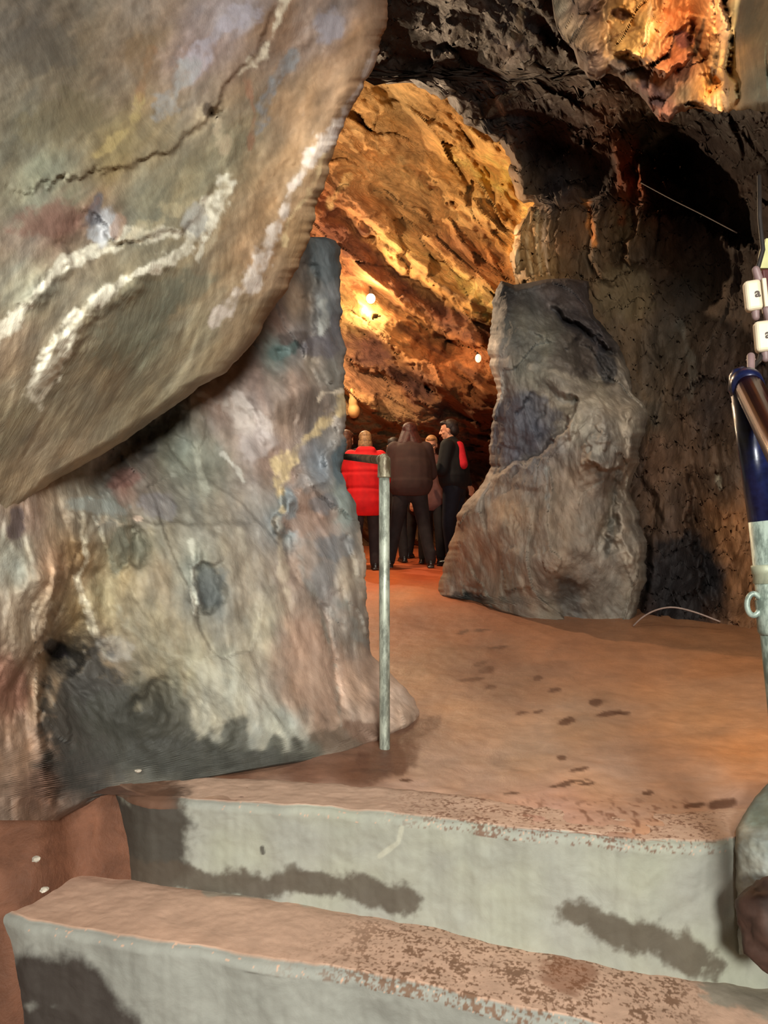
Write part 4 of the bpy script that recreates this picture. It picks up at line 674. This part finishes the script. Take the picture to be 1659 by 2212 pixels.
def person(name_loc, H, face, label, coat, coatcol, trous, haircol, hairstyle, lean=0., headp=0., headyaw=0., stance=.11, arms='front', bulk=1.0, hem=.80, extra=None, shoe=(30, 24, 22), legang=0.):
    """local frame: person faces +Y, x to their right; everything scaled from 1.75 m"""
    k = H/1.75; e = empty('person', name_loc, label, 'person'); e.rotation_euler = (0, 0, face)
    v = lambda x, y, z: Vector((x*k, y*k, z*k))
    def up(x, y, z):                                   # lean the trunk about the hips
        a = lean; yy = y+math.sin(a)*(z-.92); zz = .92+math.cos(a)*(z-.92); return v(x, yy, zz)
    hip = [v(-.095, 0, .92), v(.095, 0, .92)]; knee = [v(-.10-stance*.25, .03, .49), v(.10+stance*.25, .03, .49)]; ank = [v(-.09-stance*.55, -.02, .08), v(.09+stance*.55, -.02, .08)]
    sh = [up(-.185, 0, 1.42), up(.185, 0, 1.42)]; nk = up(0, .01, 1.47); hc = up(0, .035+.05*headp, 1.625-.03*headp)
    if arms == 'front':
        el = [up(-.25, .06, 1.13), up(.25, .06, 1.13)]; wr = [up(-.13, .27, 1.12), up(.13, .27, 1.12)]
    elif arms == 'down':
        el = [up(-.25, -.02, 1.12), up(.25, -.02, 1.12)]; wr = [up(-.26, .05, .87), up(.26, .05, .87)]
    else:
        el = [up(-.25, .05, 1.13), up(.27, -.02, 1.13)]; wr = [up(-.12, .26, 1.16), up(.22, -.10, .98)]
    hr_ = Euler((-headp*.9, 0, headyaw)).to_matrix()
    def hp(x, y, z): return hc+hr_ @ Vector((x*k, y*k, z*k))
    b = bmesh.new()                                    # the body, one surface
    for s in (0, 1):
        add_cone(b, hip[s], .085*k, knee[s], .055*k); add_cone(b, knee[s], .052*k, ank[s], .036*k); add_cone(b, ank[s]-v(0, .02, .03), .036*k, ank[s]+v(0, .15, -.045), .028*k)
        add_cone(b, sh[s], .052*k, el[s], .040*k); add_cone(b, el[s], .038*k, wr[s], .025*k)
    add_cone(b, up(0, 0, .95), .135*k, up(0, 0, 1.15), .125*k, sq=(1.1, .8)); add_cone(b, up(0, 0, 1.15), .125*k, up(0, 0, 1.36), .14*k, sq=(1.2, .8)); add_cone(b, sh[0], .06*k, sh[1], .06*k)
    add_cone(b, nk-v(0, .0, .04), .058*k, hc-v(0, .01, .05), .052*k)
    fuse('body', b, SKIN, e, .013*k, 4)
    # head shaping on the same body surface: a finer second pass for the face
    b = bmesh.new()
    def el_(x, y, z, r): M = Matrix.Translation(hp(x, y, z)) @ hr_.to_4x4() @ Matrix.Diagonal((r[0]*k, r[1]*k, r[2]*k, 1)); bmesh.ops.create_uvsphere(b, u_segments=20, v_segments=14, radius=1, matrix=M)
    el_(0, -.01, .025, (.075, .095, .09)); el_(0, .025, -.035, (.058, .062, .075)); el_(0, .045, -.085, (.032, .036, .028)); el_(0, .075, .018, (.048, .02, .014))
    add_cone(b, hp(0, .088, .008), .009*k, hp(0, .106, -.026), .014*k, 12, 4); el_(-.012, .094, -.030, (.009, .010, .008)); el_(.012, .094, -.030, (.009, .010, .008)); el_(0, .084, -.056, (.022, .012, .005)); el_(0, .081, -.067, (.019, .012, .006))
    for s in (-1, 1): el_(s*.076, -.002, -.010, (.010, .020, .032)); el_(s*.042, .055, -.025, (.022, .022, .020)); el_(s*.031, .080, .004, (.012, .008, .008))
    add_cone(b, nk-v(0, 0, .03), .054*k, hp(0, -.01, -.05), .050*k)
    fuse('head', b, SKIN, e, .0062*k, 2)
    # hands
    for s in (0, 1):
        b = bmesh.new(); hand(b, wr[s], wr[s]-el[s], -1 if s == 0 else 1, k); fuse('hand', b, SKIN, e, .0055, 1)
    # eyes
    for s in (-1, 1):
        b = bmesh.new(); M = Matrix.Translation(hp(s*.031, .082, .004)) @ Matrix.Diagonal((.011*k, .007*k, .006*k, 1)); bmesh.ops.create_uvsphere(b, u_segments=12, v_segments=8, radius=1, matrix=M); bm_obj('eye', b, plain('eye', (40, 30, 26), rough=.2, var=.05), e)
    # trousers
    T = plain('trousers_'+trous[0], trous[1], rough=.85, var=.25, scale=14, bump=.4); b = bmesh.new()
    for s in (0, 1): add_cone(b, hip[s], .112*k, knee[s], .078*k); add_cone(b, knee[s], .078*k, ank[s]+v(0, 0, .02), .068*k); add_cone(b, ank[s]+v(0, 0, .10), .068*k, ank[s]+v(0, 0, .0), .064*k)
    add_cone(b, up(0, 0, .93), .148*k, up(0, 0, 1.05), .138*k, sq=(1.15, .85)); fuse('trousers', b, T, e, .014*k, 5)
    # shoes
    S = plain('shoe_leather', shoe, rough=.35, var=.2, spec=.6)
    for s in (0, 1):
        b = bmesh.new(); a = ank[s]; add_cone(b, a+v(0, -.03, -.03), .045*k, a+v(0, .14, -.045), .036*k); add_cone(b, a+v(0, -.01, .06), .05*k, a+v(0, -.02, -.02), .047*k); add_box(b, a+v(0, .05, -.071), (.085*k, .27*k, .016*k)); fuse('shoe', b, S, e, .010, 3)
    # coat
    Cm = plain('coat_'+coat, coatcol, rough=.8, var=.14, scale=10, bump=.5); b = bmesh.new(); B = bulk
    add_cone(b, up(0, 0, 1.18), .165*k*B, up(0, 0, 1.34), .158*k*B, sq=(1.25, .92)); add_cone(b, sh[0]+v(.02, 0, -.01), .075*k*B, sh[1]-v(.02, 0, .01), .075*k*B); add_cone(b, up(0, 0, 1.2), .165*k*B, up(0, 0, hem+.14), .165*k*B, sq=(1.28, 1.0))
    add_cone(b, up(0, 0, 1.05), .15*k*B, up(0, 0, hem+.17), .172*k*B, sq=(1.28, 1.0)); add_cone(b, up(0, 0, 1.40), .10*k*B, nk, .075*k*B)
    for s in (0, 1): add_cone(b, sh[s], .078*k*B, el[s], .068*k*B); add_cone(b, el[s], .066*k*B, wr[s].lerp(el[s], .06), .050*k*B)
    if coat == 'red':
        add_cone(b, up(-.07, -.06, 1.49), .06*k, up(.07, -.06, 1.49), .06*k)      # thick hood lying round the neck
    co_ = fuse('coat', b, Cm, e, .014*k, 6)
    me = co_.data; zc = np.array([q.co[:] for q in me.vertices]); cut = hem*k
    for q in me.vertices:
        if q.co.z < cut: q.co.z = cut+(q.co.z-cut)*.08
    if coat == 'red':
        for z in (1.02, 1.22):
            for q in me.vertices:
                dz = (q.co.z-z*k)/.02
                if abs(dz) < 2.5: q.co.x *= 1-.05*math.exp(-dz*dz); q.co.y *= 1-.05*math.exp(-dz*dz)
    # hair
    if haircol is not None:
        Hm = plain('hair_'+hairstyle+str(haircol[0]), haircol, rough=.55, var=.35, scale=40, bump=.6); b = bmesh.new()
        def eh(x, y, z, r): M = Matrix.Translation(hp(x, y, z)) @ hr_.to_4x4() @ Matrix.Diagonal((r[0]*k, r[1]*k, r[2]*k, 1)); bmesh.ops.create_uvsphere(b, u_segments=18, v_segments=12, radius=1, matrix=M)
        eh(0, -.035, .050, (.084, .092, .083)); eh(0, -.060, .0, (.078, .068, .088)); eh(0, .035, .088, (.064, .055, .036))
        if hairstyle == 'broad': add_cone(b, hp(0, -.03, .04), .10*k, hp(-.07, -.05, -.17), .10*k, sq=(1, .8)); add_cone(b, hp(0, -.03, .04), .10*k, hp(.07, -.05, -.17), .10*k, sq=(1, .8))
        if hairstyle == 'long': eh(0, -.07, -.10, (.088, .055, .12)); eh(-.06, -.03, -.07, (.035, .05, .12)); eh(.06, -.03, -.07, (.035, .05, .12)); eh(0, -.07, -.19, (.075, .045, .08))
        if hairstyle == 'bob': eh(0, -.045, -.055, (.088, .075, .10)); eh(-.05, -.02, -.05, (.042, .06, .09)); eh(.05, -.02, -.05, (.042, .06, .09))
        if hairstyle == 'short': eh(-.068, -.012, .03, (.014, .030, .035)); eh(.068, -.012, .03, (.014, .030, .035)); eh(0, .065, .095, (.05, .026, .022))
        fuse('hair', b, Hm, e, .008*k, 2)
    if extra: extra(e, k, up, hp, sh, el, wr, v)
    return e
def gp(px, d, py=None):
    x = (px-CX)/F*d; return Vector((x, d, float(zfloor(np.array([x]), np.array([d]))[0])))
person(gp(790, 9.3), 1.60, .12, 'person in a bright red padded jacket with fair hair, seen from behind the pipe rail', 'red', (215, 20, 26), ('grey', (42, 34, 34)), (150, 116, 80), 'bob', lean=.06, headp=.35, stance=.05, arms='front', bulk=1.17, hem=.68)
person(gp(886, 9.75), 1.76, 0.02, 'tall person with dark reddish hair in a dark brown coat, right of the pipe post', 'brown', (60, 40, 36), ('black', (34, 28, 29)), (62, 22, 19), 'broad', lean=.10, headp=.35, stance=.28, arms='front', bulk=1.28, hem=.86)
def redpanel(e, k, up, hp, sh, el, wr, v):
    b = bmesh.new(); s = 0 if True else 1
    add_cone(b, up(-.06, -.10, 1.42), .060*k, up(-.10, -.15, 1.20), .062*k); fuse('shoulder_panel', b, plain('red_panel_cloth', (200, 24, 40), rough=.8, var=.1), e, .012, 3)['label'] = 'red shoulder panel'
    b = bmesh.new(); c = v(.0, 0, 0)
    tube(b, [up(.17*math.cos(a), .15*math.sin(a), 1.02) for a in np.linspace(0, 2*math.pi, 30)], .010, 8); bm_obj('belt', b, plain('blue_grey_belt', (70, 80, 90)), e)
person(gp(982, 10.25), 1.86, 1.15, 'dark-haired man in black jacket with red shoulder panel, face in profile', 'black', (13, 11, 13), ('navy', (17, 18, 30)), (40, 26, 22), 'short', lean=.05, headp=.15, headyaw=.25, stance=.10, arms='bent', bulk=1.12, hem=.90, extra=redpanel)
def glasses(e, k, up, hp, sh, el, wr, v):
    b = bmesh.new()
    for s in (-1, 1): tube(b, [hp(s*.033+.024*math.cos(a), .094, .004+.018*math.sin(a)) for a in np.linspace(0, 2*math.pi, 20)], .0025, 6)
    tube(b, [hp(-.01, .098, .008), hp(.01, .098, .008)], .0025, 6)
    for s in (-1, 1): tube(b, [hp(s*.057, .092, .006), hp(s*.078, .0, .004)], .0025, 6)
    bm_obj('glasses', b, plain('dark_glasses_frame', (30, 24, 22), rough=.3), e)
person(gp(933, 10.8), 1.70, math.pi-.2, 'person in glasses facing the camera between the brown coat and black jacket', 'mauve', (112, 74, 68), ('dark', (28, 23, 23)), (176, 128, 84), 'short', lean=.03, headp=.25, stance=.06, arms='down', bulk=1.0, hem=.72, extra=glasses)
person(gp(742, 10.2), 1.70, -.5, 'brown-haired person in a dark coat, half hidden behind the left rock beside the red jacket', 'umber', (56, 34, 30), ('dark', (28, 23, 23)), (78, 44, 30), 'long', lean=.06, headp=.3, stance=.06, arms='front', bulk=1.1, hem=.75)
person(gp(850, 10.9), 1.68, .3, 'person in dark clothes, mostly hidden behind the brown coat, nearer the pipe post', 'dusk', (34, 28, 28), ('black', (34, 28, 29)), (40, 28, 24), 'short', stance=.10, arms='front', hem=.66)
person(gp(906, 11.9), 1.66, -.4, 'person in dark clothes furthest back, legs seen between those of the brown coat', 'dusk', (34, 28, 28), ('dark', (28, 23, 23)), (40, 28, 24), 'short', stance=.14, arms='front', hem=.66)
for px, py, d, s, lab, sd in ((95, 1922, 1.93, .011, 'white stone chip on the brown dirt, lower of the two by the lower step', 1), (78, 1856, 2.0, .013, 'white stone chip on the brown dirt left of the dark end of the upper step', 2), (298, 1665, 2.33, .010, 'white stone chip at the dark foot of the left rock wall', 3)):
    o = pebble(px, py, d, s, lab, sd)
bpy.context.view_layer.update()
